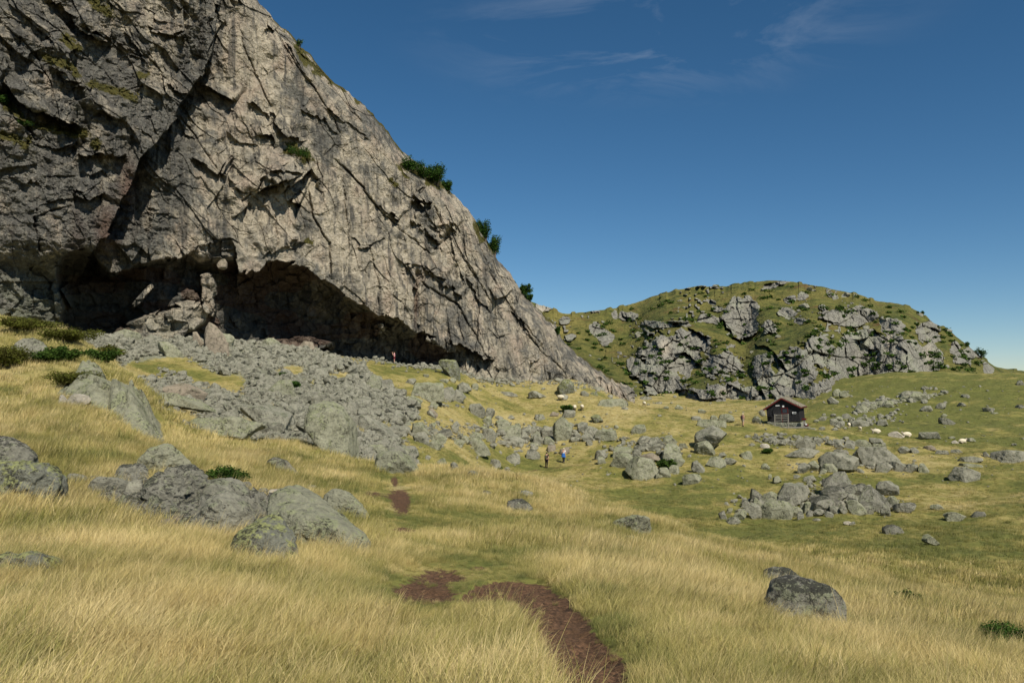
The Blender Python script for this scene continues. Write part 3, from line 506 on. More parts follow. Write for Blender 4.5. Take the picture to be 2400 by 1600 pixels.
# caves: roof line, then the wall falls back
RF = np.array([(60, 628), (89, 612), (136, 604), (150, 596), (221, 588), (236, 612), (262, 640), (293, 630), (341, 616), (392, 611), (433, 600), (460, 588), (500, 566), (530, 552), (544, 580), (550, 642), (647, 611), (712, 625), (770, 662), (811, 696), (859, 713), (889, 737), (941, 754), (975, 775), (1039, 795), (1063, 819), (1090, 850)], float)
rfy = np.interp(wX, RF[:, 0], RF[:, 1]) + fbm(Sx / 1.3, H * 0, 77, 3) * 6 + (wY - PY) * .8; dy = PY - rfy
dep = np.interp(wX, [58, 95, 140, 160, 285, 330, 450, 500, 545, 600, 800, 950, 1050, 1088], [0, 1.6, 2.5, 12, 12, 8.0, 7.5, 9, 11, 13, 13, 10, 7, 0])
cav = (dy > 0) & (PX > 55) & (PX < 1092); kk = np.interp(wX, [100, 540, 700, 1090], [14, 18, 46, 34])
crec = np.where(cav, 0.25 + 0.75 * (1 - np.exp(-np.maximum(dy, 0) / kk)), 0) * dep
crec *= 1 - .8 * sst(430, 470, wX) * sst(552, 540, wX) * sst(640, 600, PY)
# lit pillar, arete and mound standing in the cave
def bump_(cx_, cy_, rx, ry, a, ang=0.0):
    ca, sa = math.cos(ang), math.sin(ang); x = (wX - cx_) * ca + (wY - cy_) * sa; y = -(wX - cx_) * sa + (wY - cy_) * ca
    q = (np.abs(x / rx) ** 2.6 + np.abs(y / ry) ** 2.6); return a * sst(1.25, 0.75, q)
crec -= bump_(482, 690, 21, 52, 7.0) + bump_(323, 695, 10, 42, 5.0, R(38)) + bump_(425, 715, 40, 22, 4.2, R(-30)) + bump_(380, 762, 105, 36, 7.0, R(-14)) + bump_(690, 806, 95, 16, 7.5) + bump_(140, 700, 16, 42, 1.5)
crec -= bump_(1040, 805, 40, 10, 3.5, R(20)) + bump_(885, 765, 14, 14, 4, R(-30))
crec -= sst(16, -6, cbase(PX) - PY) * np.interp(PX, [100, 160, 300, 1100], [0, 2.0, 2.0, 1.0])
crec = np.maximum(crec, 0)
D -= crec
f5, e5 = facet(Sx, H * 1.3, 1.6, 260, 1.4); D += np.where(crec > 0.5, f5 * 0.8, 0)
s_, t = pl_dist([(1052, 795), (1090, 815), (1140, 838), (1160, 842)], wX, wY)
D += np.where(s_ > 0, np.exp(-s_ / 40) * 0.5, -np.exp(s_ / 34)) * 3.4 * sst(0, .2, t) * sst(1, .85, t) * (np.abs(s_) < 120)
D += sst(870, 905, PY) * 1.5 * sst(1080, 1160, PX)
f6, e6 = facet(Sx, H, 2.6, 270, 1.6); D += f6 * 0.9 * sst(46, 10, cbase(PX) - PY) * sst(1050, 1120, PX)
# moss ledges
MOSS = [[(204, 187), (262, 208), (324, 228)], [(146, 82), (170, 108), (187, 119)], [(211, 0), (240, 18), (272, 37)], [(0, 236), (35, 262), (68, 300)], [(68, 300), (140, 306), (206, 313)], [(99, 126), (150, 152), (190, 180)], [(660, 350), (690, 352), (722, 372)], [(215, 330), (230, 350)], [(0, 318), (40, 330), (75, 342)], [(325, 165), (350, 178)], [(930, 380), (960, 400), (990, 415), (1040, 432), (1058, 450)], [(920, 420), (940, 432)], [(810, 205), (840, 228), (856, 240)], [(716, 560), (735, 570)], [(640, 38), (662, 62), (690, 95)], [(690, 100), (735, 146), (786, 196)], [(1108, 512), (1135, 556), (1160, 602)]]
moss = np.zeros(PX.shape)
for i, pl in enumerate(MOSS):
    x0 = min(p[0] for p in pl) - 60; x1 = max(p[0] for p in pl) + 60; c0, c1 = np.searchsorted(cx, [x0, x1])
    s_, t = pl_dist(pl, wX[:, c0:c1], wY[:, c0:c1]); wd = 12 if i < 10 else 9
    mk = np.exp(-(s_ / wd) ** 2) * (0.5 + 0.5 * sst(0, .1, t) * sst(1, .9, t)); moss[:, c0:c1] = np.maximum(moss[:, c0:c1], mk)
    D[:, c0:c1] += np.where(s_ < 0, np.exp(s_ / 40), -np.exp(-s_ / 14) * 0.3) * (1.0 if i < 10 else 0.3) * sst(0, .15, t) * sst(1, .85, t) * (np.abs(s_) < 110)
moss = np.maximum(moss, np.exp(-((PY - sk[None, :]) / 7.0) ** 2) * sst(560, 700, PX) * sst(0.4, 0.6, vn(PX / 30, PY * 0, 55)) * 0.9)
ln = np.linalg.norm(rd, axis=-1); kk2 = k - D / ln; CP = rd * kk2[..., None]
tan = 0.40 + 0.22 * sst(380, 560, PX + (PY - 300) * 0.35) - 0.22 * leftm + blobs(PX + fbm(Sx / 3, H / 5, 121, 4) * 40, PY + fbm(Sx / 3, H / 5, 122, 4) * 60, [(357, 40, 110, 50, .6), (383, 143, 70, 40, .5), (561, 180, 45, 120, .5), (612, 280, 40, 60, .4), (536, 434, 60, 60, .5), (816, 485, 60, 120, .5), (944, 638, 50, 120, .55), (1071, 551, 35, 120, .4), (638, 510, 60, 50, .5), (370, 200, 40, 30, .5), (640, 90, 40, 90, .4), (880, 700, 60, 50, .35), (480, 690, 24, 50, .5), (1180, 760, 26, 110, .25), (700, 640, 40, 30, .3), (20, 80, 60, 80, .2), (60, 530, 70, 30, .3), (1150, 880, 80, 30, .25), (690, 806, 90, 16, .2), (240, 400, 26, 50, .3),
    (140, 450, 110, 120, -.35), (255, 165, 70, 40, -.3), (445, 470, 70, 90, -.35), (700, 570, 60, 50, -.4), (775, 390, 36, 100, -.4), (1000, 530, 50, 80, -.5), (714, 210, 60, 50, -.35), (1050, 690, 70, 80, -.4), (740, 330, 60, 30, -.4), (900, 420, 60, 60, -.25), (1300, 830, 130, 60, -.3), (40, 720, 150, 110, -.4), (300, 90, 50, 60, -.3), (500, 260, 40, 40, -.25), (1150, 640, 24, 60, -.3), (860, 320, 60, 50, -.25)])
tan -= 0.4 * (crec > 3)
NB = [1.0, 3, 7, 14, 26, 45]; back = -nn.copy(); top = CP[-1]; rows = []
for q, b in enumerate(NB): rows.append(top + back * b + np.array([0, 0, 0.15 * b - 0.012 * b * b]))
V = np.vstack([CP.reshape(-1, 3)] + rows); nr = nv + len(NB)
me = mesh_np('cliff', V, grid_faces(nr, len(cx))[:, ::-1], False); ex = np.zeros(len(NB) * len(cx))
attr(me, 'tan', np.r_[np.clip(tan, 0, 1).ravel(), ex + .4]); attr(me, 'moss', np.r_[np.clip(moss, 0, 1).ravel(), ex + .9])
attr(me, 'lichen', np.r_[np.clip(0.25 + leftm * .75 - 0.8 * (crec > 2), 0, 1).ravel(), ex + .5])
attr(me, 'rust', np.r_[np.clip(blobs(PX, PY, [(300, 440, 22, 60, .6), (250, 540, 26, 60, .6), (640, 480, 30, 30, .15), (975, 710, 5, 50, .6), (180, 560, 20, 60, .2)]) + 0.45 * ((crec > 3) & (vn(Sx / 6, H / 2, 9) > .55)), 0, .8).ravel(), ex])
attr(me, 'cave', np.r_[sst(2.5, 6, crec).ravel(), ex])  # mask for the painted cave shade, stronger where the wall falls back further
attr(me, 'green', np.r_[np.clip(blobs(PX, PY, [(60, 720, 140, 80, .8), (1150, 900, 120, 30, .5), (380, 770, 120, 26, .4)]), 0, 1).ravel(), ex])
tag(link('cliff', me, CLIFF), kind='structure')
def cliff_pt(px, py, out=0.0):
    j = int(np.clip(np.searchsorted(cx, px), 0, len(cx) - 1)); i = int(np.argmin(np.abs(PY[:, j] - py))); p = Vector(CP[i, j]); return p + Vector(nn) * out

# ------------------------------------------------------------------ the rocky hill behind
HS = np.array([(1100, 660), (1200, 690), (1251, 708), (1290, 722), (1319, 736), (1353, 735), (1438, 724), (1490, 709), (1541, 690), (1575, 682), (1656, 673), (1711, 668), (1779, 660), (1813, 656), (1830, 656), (1881, 665), (1951, 677), (2009, 689), (2053, 706), (2104, 712), (2145, 726), (2179, 750), (2213, 767), (2247, 791), (2281, 818), (2308, 842), (2332, 859), (2400, 869), (2600, 885), (2900, 900)], float)
hx = np.r_[np.linspace(1110, 2420, 1000), np.linspace(2420, 2880, 60)[1:]]
hs0 = np.convolve(np.pad(np.interp(hx, HS[:, 0], HS[:, 1]), 12, 'edge'), np.ones(25) / 25, 'valid')
hs = hs0 + fbm(hx / 30, hx * 0, 15, 4) * 4 + sst(.62, .8, vn(hx / 14, hx * 0, 18)) * -4
HB = np.array([(1110, 960), (1500, 990), (1800, 1010), (2000, 965), (2100, 905), (2250, 880), (2350, 890), (2400, 900), (2880, 930)], float); hb_ = np.interp(hx, HB[:, 0], HB[:, 1]) + 12
nh = 520; v = np.linspace(0, 1, nh)[:, None]; HX = np.repeat(hx[None, :], nh, 0); HY = hb_[None, :] + (hs0 - hb_)[None, :] * v + (hs - hs0)[None, :] * v ** 14
wx = HX + fbm(HX / 60, HY / 60, 501, 4) * 22; wy = HY + fbm(HX / 60, HY / 60, 502, 4) * 22
RB = [(1740, 741, 36, 44), (1740, 720, 24, 18), (1988, 745, 72, 24), (1990, 850, 40, 52), (2100, 842, 66, 46), (1916, 825, 26, 26), (1866, 862, 30, 34), (1792, 881, 24, 46), (1718, 930, 65, 30), (1570, 830, 48, 36), (1625, 800, 36, 22), (1609, 854, 14, 20), (1692, 855, 44, 18), (1493, 853, 26, 22), (1663, 750, 30, 13), (1590, 760, 36, 9), (1400, 784, 28, 20),
      (1333, 758, 11, 12), (1540, 762, 36, 9), (2175, 775, 34, 26), (2180, 832, 30, 30), (2087, 767, 28, 20), (2318, 870, 12, 18), (1470, 748, 24, 9), (1800, 770, 18, 14), (1850, 735, 24, 12), (1690, 715, 12, 8), (1855, 700, 16, 8), (1675, 700, 16, 7), (1880, 690, 10, 10), (1950, 690, 16, 6), (1920, 728, 10, 10), (1800, 668, 16, 6), (1828, 664, 16, 7), (1275, 722, 22, 14),
      (1540, 880, 40, 30), (1560, 915, 44, 18), (2260, 830, 22, 14), (1380, 740, 12, 5), (1440, 745, 10, 8), (1345, 800, 14, 6), (1640, 930, 26, 24), (1900, 940, 60, 36), (1830, 930, 30, 40), (2240, 800, 10, 14), (1870, 760, 20, 8), (2020, 800, 30, 14)]
rk = np.zeros(HX.shape)
for a, b, c_, d_ in RB: rk = np.maximum(rk, np.exp(-(((wx - a) / c_) ** 2 + ((wy - b) / d_) ** 2) ** 1.2))
nz = fbm(HX / 38, HY / 26, 511, 5, 0.6); nz2 = fbm(HX / 12, HY / 9, 512, 4, 0.6)
rockm = sst(0.36, 0.50, rk * 1.0 + 0.34 * nz + 0.22 * nz2 + 0.02 + (.17 * sst(760, 830, HY) + .06) * sst(1440, 1500, HX))
# isolated blocks breaking through the turf
bf, be = facet(HX, HY * 1.3, 21, 520); bsel = hsh(np.floor(HX / 21), np.floor(HY * 1.3 / 21), 521); spots = sst(0.7, .8, vn(HX / 7, HY / 5, 522)) * sst(0.5, 0.7, vn(HX / 60, HY / 60, 523)); rockm = np.maximum(rockm, spots * .9)
gully = blobs(HX, HY, [(1400, 850, 60, 70, 1), (1450, 900, 40, 40, 1), (2400, 880, 60, 20, 1)]); rockm *= 1 - np.clip(gully, 0, 1) * .6
def blur(a, n, ax):
    p = [(0, 0), (0, 0)]; p[ax] = (n + 1, n); c = np.cumsum(np.pad(a, p, 'edge'), ax)
    return (c[:, 2 * n + 1:] - c[:, :-2 * n - 1]) / (2 * n + 1) if ax else (c[2 * n + 1:] - c[:-2 * n - 1]) / (2 * n + 1)
slope = 0.16 + 1.0 * (1 - blur(blur(rockm, 16, 1), 16, 1)); cum = np.cumsum(slope, 0); cum = cum / cum[-1:]
lo = np.interp(hx, [1110, 1500, 1800, 2000, 2100, 2300, 2400, 2880], [165, 168, 158, 170, 200, 230, 245, 300]); hi = np.interp(hx, [1110, 1319, 1500, 1830, 2100, 2300, 2400, 2880], [330, 330, 350, 330, 310, 285, 420, 600])
cum = blur(cum, 8, 1)
HR = lo + (hi - lo) * (0.25 * v + 0.75 * cum)
hrd = ray(HX, HY); hu = (HX - 1800) * 240 / F; hv = (900 - HY) * 240 / F
q0, z0 = facet(hu * .9 + hv * .5, hv * 1.2 - hu * .4, 17, 531, 1.2); q1, z1 = facet(hu + hv * .4, hv - hu * .3, 7, 532, 1.3); q2, z2 = facet(hu, hv, 2.8, 533, 1.4)
hd = (q0 * 3.4 + q1 * 2.6 + q2 * 1.3) * rockm + 3.0 * rockm - sst(.05, 0, z1) * .7 * rockm - sst(.05, 0, z0) * 1.6 * rockm + fbm(hu / 3, hv / 3, 545, 5, .65) * 2.2 * rockm
hd += (fbm(hu / 6, hv / 4, 541, 5, .6) * 2.6 + fbm(hu / 1.6, hv / 1.2, 542, 3) * 0.8) * (1 - rockm * .55) - np.abs(fbm(hu / 4, hv / 9, 543, 4, .6)) * 3.5 * rockm
for pl, a in (([(1615, 768), (1650, 790), (1672, 800)], 7), ([(1700, 745), (1715, 785), (1740, 805)], 7), ([(1765, 800), (1800, 815), (1840, 850), (1855, 880)], 7), ([(1575, 838), (1600, 835), (1640, 866)], 6), ([(2030, 895), (2060, 890)], 5), ([(1540, 778), (1560, 785)], 5), ([(1770, 880), (1780, 915), (1790, 930)], 5), ([(1460, 745), (1480, 748)], 5)):
    s_, t = pl_dist(pl, wx, wy); hd += np.where(s_ > 0, np.exp(-s_ / 14) * 0.4, -np.exp(s_ / 9)) * a * sst(0, .15, t) * sst(1, .85, t) * (np.abs(s_) < 60)
HR = (HR - hd) / hrd[..., 1]; HP = hrd * HR[..., None]
rows = [HP[-1] + np.array([0, b, -0.02 * b]) for b in (4, 15, 40, 90)]
V = np.vstack([HP.reshape(-1, 3)] + rows); me = mesh_np('hill', V, grid_faces(nh + 4, len(hx))[:, ::-1], False); ex = np.zeros(4 * len(hx))
attr(me, 'rock', np.r_[rockm.ravel(), ex]); attr(me, 'up', np.r_[(np.repeat(sst(.35, .8, v), len(hx), 1) * .8).ravel(), ex + 1])
attr(me, 'straw', np.r_[np.clip(blobs(HX, HY, [(1310, 770, 50, 40, .9), (1700, 690, 260, 26, .35), (2000, 905, 120, 20, .5)]), 0, 1).ravel(), ex])
attr(me, 'pale', np.r_[np.clip(blobs(HX, HY, [(1558, 815, 12, 20, .7), (1694, 920, 8, 8, 1), (1268, 725, 14, 10, .7), (2085, 800, 8, 26, .6), (2175, 825, 14, 26, .4)]), 0, 1).ravel(), ex])
tag(link('hill', me, HILL), kind='structure')
def hill_pt(px, py):
    j = int(np.clip(np.searchsorted(hx, px), 0, len(hx) - 1)); i = int(np.argmin(np.abs(HY[:, j] - py))); return Vector(HP[i, j])
#PART2
# ------------------------------------------------------------------ rocks
def ico(sub):
    bm = bmesh.new(); bmesh.ops.create_icosphere(bm, subdivisions=sub, radius=1.0)
    v = np.array([q.co[:] for q in bm.verts]); f = np.array([[q.index for q in p.verts] for p in bm.faces]); bm.free()
    return v / np.linalg.norm(v, axis=1)[:, None], f
ICO = {k: ico(k) for k in (2, 3, 4, 5, 6)}
def outline(w, h, rng, round_=0.5):
    n = rng.randint(5, 8); pts = []; sk_ = rng.uniform(-.35, .35); pk = rng.uniform(0, 1)
    for i in range(n):
        a = 2 * math.pi * (i + rng.uniform(-.4, .4)) / n; q = 2.0 + (1 - round_) * 3 * pk
        ca, sa = math.cos(a), math.sin(a); r = (abs(ca) ** q + abs(sa) ** q) ** (-1 / q) * rng.uniform(.78, 1.08)
        pts.append((r * ca * w / 2 * (1 - max(sa, 0) * rng.uniform(0, .5)) + sk_ * r * sa * w / 2, r * sa * h / 2))
    x0 = min(q[0] for q in pts); x1 = max(q[0] for q in pts); y1 = max(q[1] for q in pts)
    return [((x - (x0 + x1) / 2) * w / (x1 - x0), y * (h / 2) / y1) for x, y in pts]
def rock_mesh(name, poly, depth, seed, sub=4, p=16, amp=0.03, mat=None, nf=5):
    """a stone from the half-spaces of its outline plus tilted front and back faces; poly in metres round its centre"""
    rng = random.Random(seed); d, f = ICO[sub]; N = []; n = len(poly)
    ar = sum(poly[i][0] * poly[(i + 1) % n][1] - poly[(i + 1) % n][0] * poly[i][1] for i in range(n)); sgn = 1 if ar > 0 else -1
    for i in range(n):
        (x1, y1), (x2, y2) = poly[i], poly[(i + 1) % n]; ex, ey = x2 - x1, y2 - y1; L = math.hypot(ex, ey)
        if L < 1e-5: continue
        nx, ny = ey / L * sgn, -ex / L * sgn; dist = nx * x1 + ny * y1
        if dist <= 0.02 * L: continue
        ty = rng.uniform(-.35, .35); q = math.sqrt(1 + ty * ty); N.append((nx / q, ty / q, ny / q, dist / q))
    for i in range(nf):
        a = rng.uniform(0, 2 * math.pi); s_ = -1 if i % 2 == 0 else 1; k_ = rng.uniform(.1, .75); v_ = Vector((math.cos(a) * k_, s_, math.sin(a) * k_ + .25)).normalized()
        N.append((v_.x, v_.y, v_.z, depth / 2 * rng.uniform(.75, 1.0)))
    xs_ = [q_[0] for q_ in poly]; zs_ = [q_[1] for q_ in poly]
    for v_, e_ in (((1, 0, 0), max(xs_)), ((-1, 0, 0), -min(xs_)), ((0, 0, 1), max(zs_)), ((0, 0, -1), -min(zs_)), ((0, 1, 0), depth * .55), ((0, -1, 0), depth * .55)): N.append((*v_, max(e_, .02) * 1.06))
    for i in range(5 if p > 19 else 2):
        v_ = Vector((rng.uniform(-1, 1), rng.uniform(-1, .5), rng.uniform(-.1, 1))).normalized(); e_ = max(v_.x * q_[0] + v_.z * q_[1] for q_ in poly) + abs(v_.y) * depth * .4
        N.append((v_.x, v_.y, v_.z, max(e_, .05 * depth) * rng.uniform(.72, .92) if p > 19 else max(e_, .05 * depth) * rng.uniform(.88, .98)))
    N = np.array(N); q = np.maximum(d @ N[:, :3].T, 0) / N[:, 3]; r = (q ** p).sum(1) ** (-1 / p) if p < 25 else 1 / q.max(1)
    V = d * r[:, None]; sz = max(depth, max(abs(x) for x, _ in poly) * 2) * .5
    V = V + d * (fbm3(V / sz * 1.7 + seed % 97, seed, 3)[:, None] * amp * 2.6 + fbm3(V / sz * 5 + seed % 31, seed + 3, 4, .6)[:, None] * amp * 1.7 - np.abs(fbm3(V / sz * 3 + seed % 13, seed + 5, 3))[:, None] * amp * 2.2) * sz
    me = mesh_np(name, V, f, False); me.polygons.foreach_set('use_smooth', np.full(len(f), sub >= 4 and p < 14))
    if mat: me.materials.append(mat)
    return me
ONES = 'first second third fourth fifth sixth seventh eighth ninth tenth eleventh twelfth thirteenth fourteenth fifteenth sixteenth seventeenth eighteenth nineteenth'.split()
def ordinal(i):
    if i < 19: return ONES[i]
    t = {2: 'twenty', 3: 'thirty', 4: 'forty', 5: 'fifty', 6: 'sixty'}[(i + 1) // 10]; u = (i + 1) % 10
    return (t + '-' + ONES[u - 1]) if u else {'twenty': 'twentieth', 'thirty': 'thirtieth', 'forty': 'fortieth', 'fifty': 'fiftieth', 'sixty': 'sixtieth'}[t]
RS = [1000]
def rock(px, by, w_, h_, tone='green', poly=None, label=None, depth=None, sub=4, p=20, amp=.03, name='boulder', rmin=3.0, round_=.5, lift=0.0, group=None):
    """px, by: picture point of the foot; w_, h_: size in picture pixels; poly: outline in picture pixels"""
    RS[0] += 1; rng = random.Random(RS[0])
    if poly:
        xs = [q[0] for q in poly]; ys = [q[1] for q in poly]; px = (min(xs) + max(xs)) / 2; by = max(ys); w_ = max(xs) - min(xs); h_ = by - min(ys)
    g_ = hit(px, by - lift, rmin); dist = math.hypot(g_.x, g_.y); mp_ = g_.y / F
    W_ = w_ * mp_; H_ = h_ * mp_; dp = (depth or rng.uniform(.7, 1.0)) * min(W_, H_ * 1.9); cyp = by - h_ * .5
    if poly: pl = [((x - px) * mp_, (cyp - (y + (0.3 * h_ if y > by - .22 * h_ else 0))) * mp_) for x, y in poly]
    else: pl = [(x, y - (.18 * H_ if y < 0 else 0)) for x, y in outline(W_, H_, rng, round_)]
    amp = amp * 1.5 if (sub >= 5 and p < 15) else amp
    me = rock_mesh(name, pl, dp, RS[0], sub, p, amp, BM[tone]); a_ = math.atan2(g_.x, g_.y)
    me.transform(Matrix.Translation((0, dp * .3, H_ * .5))); o = link(name, me); o.location = g_ + Vector((0, 0, .07 * H_ if g_.y < 40 else 0)); o.rotation_euler = (0, 0, -a_)
    return tag(o, label, {'boulder': 'boulder', 'stone': 'stone'}.get(name, 'rock'), group)
K = dict
# stones close by, outlines taken as they stand
rock(0, 0, 0, 0, 'dark', [(-110, 1125), (-100, 1035), (0, 1030), (38, 1048), (82, 1100), (84, 1112), (0, 1112)], 'dark grey boulder at the left edge, resting on a yellow-lichened one', sub=6, p=10)
rock(0, 0, 0, 0, 'yellow', [(-90, 1186), (-80, 1102), (75, 1096), (138, 1130), (137, 1180)], 'wide yellow-green lichened boulder at the left edge under a dark grey boulder', sub=6, p=10, amp=.04)
rock(180, 1140, 46, 30, 'grey', label='small grey stone between the left edge boulders and the flat grey one', sub=5, p=9)
rock(0, 0, 0, 0, 'grey', [(207, 1165), (212, 1135), (240, 1122), (285, 1128), (300, 1150), (292, 1168)], 'low flat grey boulder left of the standing square stone', sub=5, p=10)
rock(0, 0, 0, 0, 'green', [(315, 1100), (345, 1062), (395, 1047), (430, 1075), (450, 1102), (440, 1110), (330, 1118)], 'rounded triangular boulder on top of the near heap, yellow-green right flank', sub=6, p=9)
rock(0, 0, 0, 0, 'dark', [(268, 1125), (283, 1096), (325, 1092), (347, 1112), (342, 1138), (280, 1142)], 'grey cracked boulder left of and below the triangular top boulder', sub=5, p=12)
rock(0, 0, 0, 0, 'grey', [(292, 1170), (300, 1132), (328, 1128), (331, 1178), (300, 1178)], 'square standing grey stone left of the big dark hollowed boulder', sub=5, p=16)
rock(0, 0, 0, 0, 'dark', [(330, 1190), (345, 1128), (395, 1102), (455, 1105), (488, 1137), (480, 1178), (445, 1198), (360, 1196)], 'big dark mossy boulder with a black hollow, middle of the near heap', sub=6, p=9, amp=.05)
rock(0, 0, 0, 0, 'grey', [(470, 1168), (478, 1135), (520, 1130), (575, 1152), (592, 1185), (560, 1196), (490, 1190)], 'grey slab behind the big rounded boulder and under the dark juniper', sub=5, p=12)
rock(0, 0, 0, 0, 'grey', [(458, 1250), (458, 1205), (478, 1180), (515, 1163), (560, 1180), (612, 1222), (615, 1250), (575, 1266), (500, 1262)], 'big smooth rounded grey boulder with a dark slot, undercut at its foot', sub=6, p=8)
rock(0, 0, 0, 0, 'green', [(612, 1215), (640, 1180), (672, 1172), (720, 1182), (790, 1218), (858, 1268), (830, 1290), (700, 1294), (620, 1250)], 'long sloping slab mottled with lichen, right end of the near heap', sub=6, p=14, depth=1.3)
rock(0, 0, 0, 0, 'yellow', [(533, 1290), (548, 1265), (590, 1240), (640, 1231), (668, 1245), (697, 1290), (702, 1312), (640, 1328), (555, 1322)], 'bright yellow-lichened boulder in front of the near heap, shaded lower side', sub=6, p=8)
rock(643, 1176, 36, 28, 'pale', label='small pinkish white stone on top of the heap above the long slab', sub=5, p=9)
rock(597, 1198, 42, 48, 'dark', label='dark upright stone wedged between the rounded boulder and the long slab', sub=5, p=10)
rock(0, 0, 0, 0, 'green', [(750, 1196), (757, 1168), (788, 1150), (808, 1155), (838, 1180), (866, 1203), (820, 1210), (758, 1208)], 'domed lichened boulder just right of the long slab, beside green grass', sub=6, p=9)
rock(1793, 1052, 26, 11, 'pale', label='low cream stone beside a small green bush below the hut', sub=4, p=12)
rock(725, 1205, 46, 26, 'grey', label='low grey stone between the long slab and the domed boulder', sub=4, p=9)
rock(372, 1226, 62, 32, 'dark', label='low broken stone under the big dark hollowed boulder', sub=5, p=12)
rock(428, 1240, 58, 34, 'tan', label='brownish stone in the gap below the heap, left of the rounded boulder', sub=5, p=12)
EX = [(330, 1206, 40, 22, 'dark'), (348, 1222, 34, 20, 'grey'), (392, 1246, 40, 20, 'tan'), (300, 1190, 34, 18, 'grey'), (445, 1258, 40, 22, 'dark'), (505, 1272, 36, 14, 'tan'), (410, 1210, 44, 22, 'grey'), (572, 1160, 30, 22, 'dark'), (612, 1170, 26, 18, 'grey'), (672, 1176, 34, 22, 'grey'), (695, 1182, 30, 18, 'dark'), (250, 1180, 40, 18, 'dark'), (222, 1140, 30, 18, 'dark'), (720, 1190, 26, 16, 'dark')]
EX.sort()
for i_, (x_, y_, w_, h_, t_) in enumerate(EX): rock(x_, y_, w_ * 1.2, h_ * 1.3, t_, label=f'small broken stone filling gaps of the near boulder heap, {ordinal(i_)} from the left', sub=4, p=24, name='stone', group='small broken stones of the near heap')
rock(460, 1215, 40, 40, 'dark', label='dark mossy stone squeezed behind the left side of the rounded boulder', sub=5, p=10)
rock(0, 0, 0, 0, 'yellow', [(-60, 1352), (-50, 1304), (20, 1300), (75, 1304), (135, 1335), (145, 1355)], 'low yellow-lichened boulder sunk in tall grass at the left edge', sub=5, p=10)
rock(0, 0, 0, 0, 'dark', [(622, 1088), (640, 1074), (668, 1082), (702, 1112), (660, 1112)], 'narrow mottled stone lying in straw grass above the near heap', sub=5, p=10)
rock(722, 1152, 40, 14, 'grey', label='pale sliver of rock in the grass left of the peat hollow', sub=4, p=9)
rock(590, 1072, 24, 9, 'pale', label='tiny pale stone in straw grass below the scree', sub=4, p=9)
rock(0, 0, 0, 0, 'dark', [(1788, 1465), (1795, 1425), (1813, 1384), (1840, 1375), (1895, 1375), (1945, 1390), (1968, 1418), (1972, 1470), (1880, 1474)], 'big black-topped boulder standing in straw grass at lower right', sub=6, p=19, amp=.022, depth=.8)
rock(0, 0, 0, 0, 'dark', [(1785, 1372), (1795, 1345), (1820, 1340), (1855, 1348), (1882, 1370), (1860, 1382), (1800, 1382)], 'lower mottled boulder just behind the big black-topped boulder', sub=5, p=12)
rock(1793, 1380, 40, 15, 'green', label='small flat stone at the left foot of the boulder behind the black-topped one', sub=4, p=9)
rock(1990, 1470, 26, 14, 'tan', label='small brown stone at the right foot of the big black-topped boulder', sub=4, p=9)
rock(1218, 1203, 64, 28, 'dark', label='rounded dark lichened stone on the grassy ridge right of the peat hollow', sub=5, p=9)
rock(1229, 1165, 42, 14, 'grey', label='low grey stone on the ridge crest above a rounded dark stone', sub=5, p=9)
rock(0, 0, 0, 0, 'green', [(1430, 1234), (1445, 1222), (1495, 1211), (1522, 1220), (1533, 1240), (1525, 1250), (1470, 1250)], 'long tapering boulder on the ridge crest, middle of the photo', sub=5, p=10)
rock(1482, 1276, 46, 18, 'green', label='half buried pale green stone below the long tapering ridge boulder', sub=5, p=8)
rock(1140, 1162, 26, 12, 'dark', label='dark broken stone on the ridge left of the low grey one', sub=4, p=9)
rock(1212, 1640, 60, 45, 'grey', label='top of a rounded stone cut by the bottom edge of the photo', sub=5, p=8)
# the outcrop on the left hillock
def ledge(name, poly, Hh, label, mat, seed, rmax, cell=.9, cat='rock'):
    """a low outcrop: rock surface following the slope inside a patch of ground"""
    w3 = [hit(x, y, 3.0, rmax) for x, y in poly]; pw = [(q.x, q.y) for q in w3]; x0, x1 = min(q[0] for q in pw) - .3, max(q[0] for q in pw) + .3; y0, y1 = min(q[1] for q in pw) - .3, max(q[1] for q in pw) + .3
    st_ = max((x1 - x0), (y1 - y0)) / 170; gx, gy = np.meshgrid(np.arange(x0, x1, st_), np.arange(y0, y1, st_)); wx_ = gx + fbm(gx / .7, gy / .7, seed, 3) * .25; wy_ = gy + fbm(gx / .7, gy / .7, seed + 1, 3) * .3
    dm = np.full(gx.shape, 9e9)
    for (a, b), (c, d_) in zip(pw, pw[1:] + pw[:1]):
        t = np.clip(((wx_ - a) * (c - a) + (wy_ - b) * (d_ - b)) / ((c - a) ** 2 + (d_ - b) ** 2 + 1e-9), 0, 1); dm = np.minimum(dm, np.hypot(wx_ - a - t * (c - a), wy_ - b - t * (d_ - b)))
    ins = inpoly(wx_, wy_, pw); dm = np.where(ins, dm, -dm); f1_, e1_ = facet(gx + wx_ * .3, gy * .8 - gx * .3, cell, seed, 1.2); f2_, e2_ = facet(gx, gy, cell * .35, seed + 9, 1.3)
    h_ = Hh * sst(-.05, Hh * .9, dm) * (.68 + .5 * f1_ + .26 * f2_) - .22 * sst(0.02, -.2, dm) - sst(.06, 0, e1_) * .3 * Hh - sst(.05, 0, e2_) * .08 * Hh + fbm(gx / .3, gy / .3, seed + 4, 4) * .07 * Hh
    V_ = np.stack([gx, gy, Z(gx, gy) + h_], -1).reshape(-1, 3); F_ = grid_faces(*gx.shape); ok = (dm.ravel()[F_] > -.3).all(1); o = link(name, mesh_np(name, V_, F_[ok], False), mat)
    return tag(o, label, cat)
ledge('rock_outcrop', OUTC, .85, 'large grey-green rock outcrop sloping down the left hillock', BM['green'], 611, 44.0, 2.2)
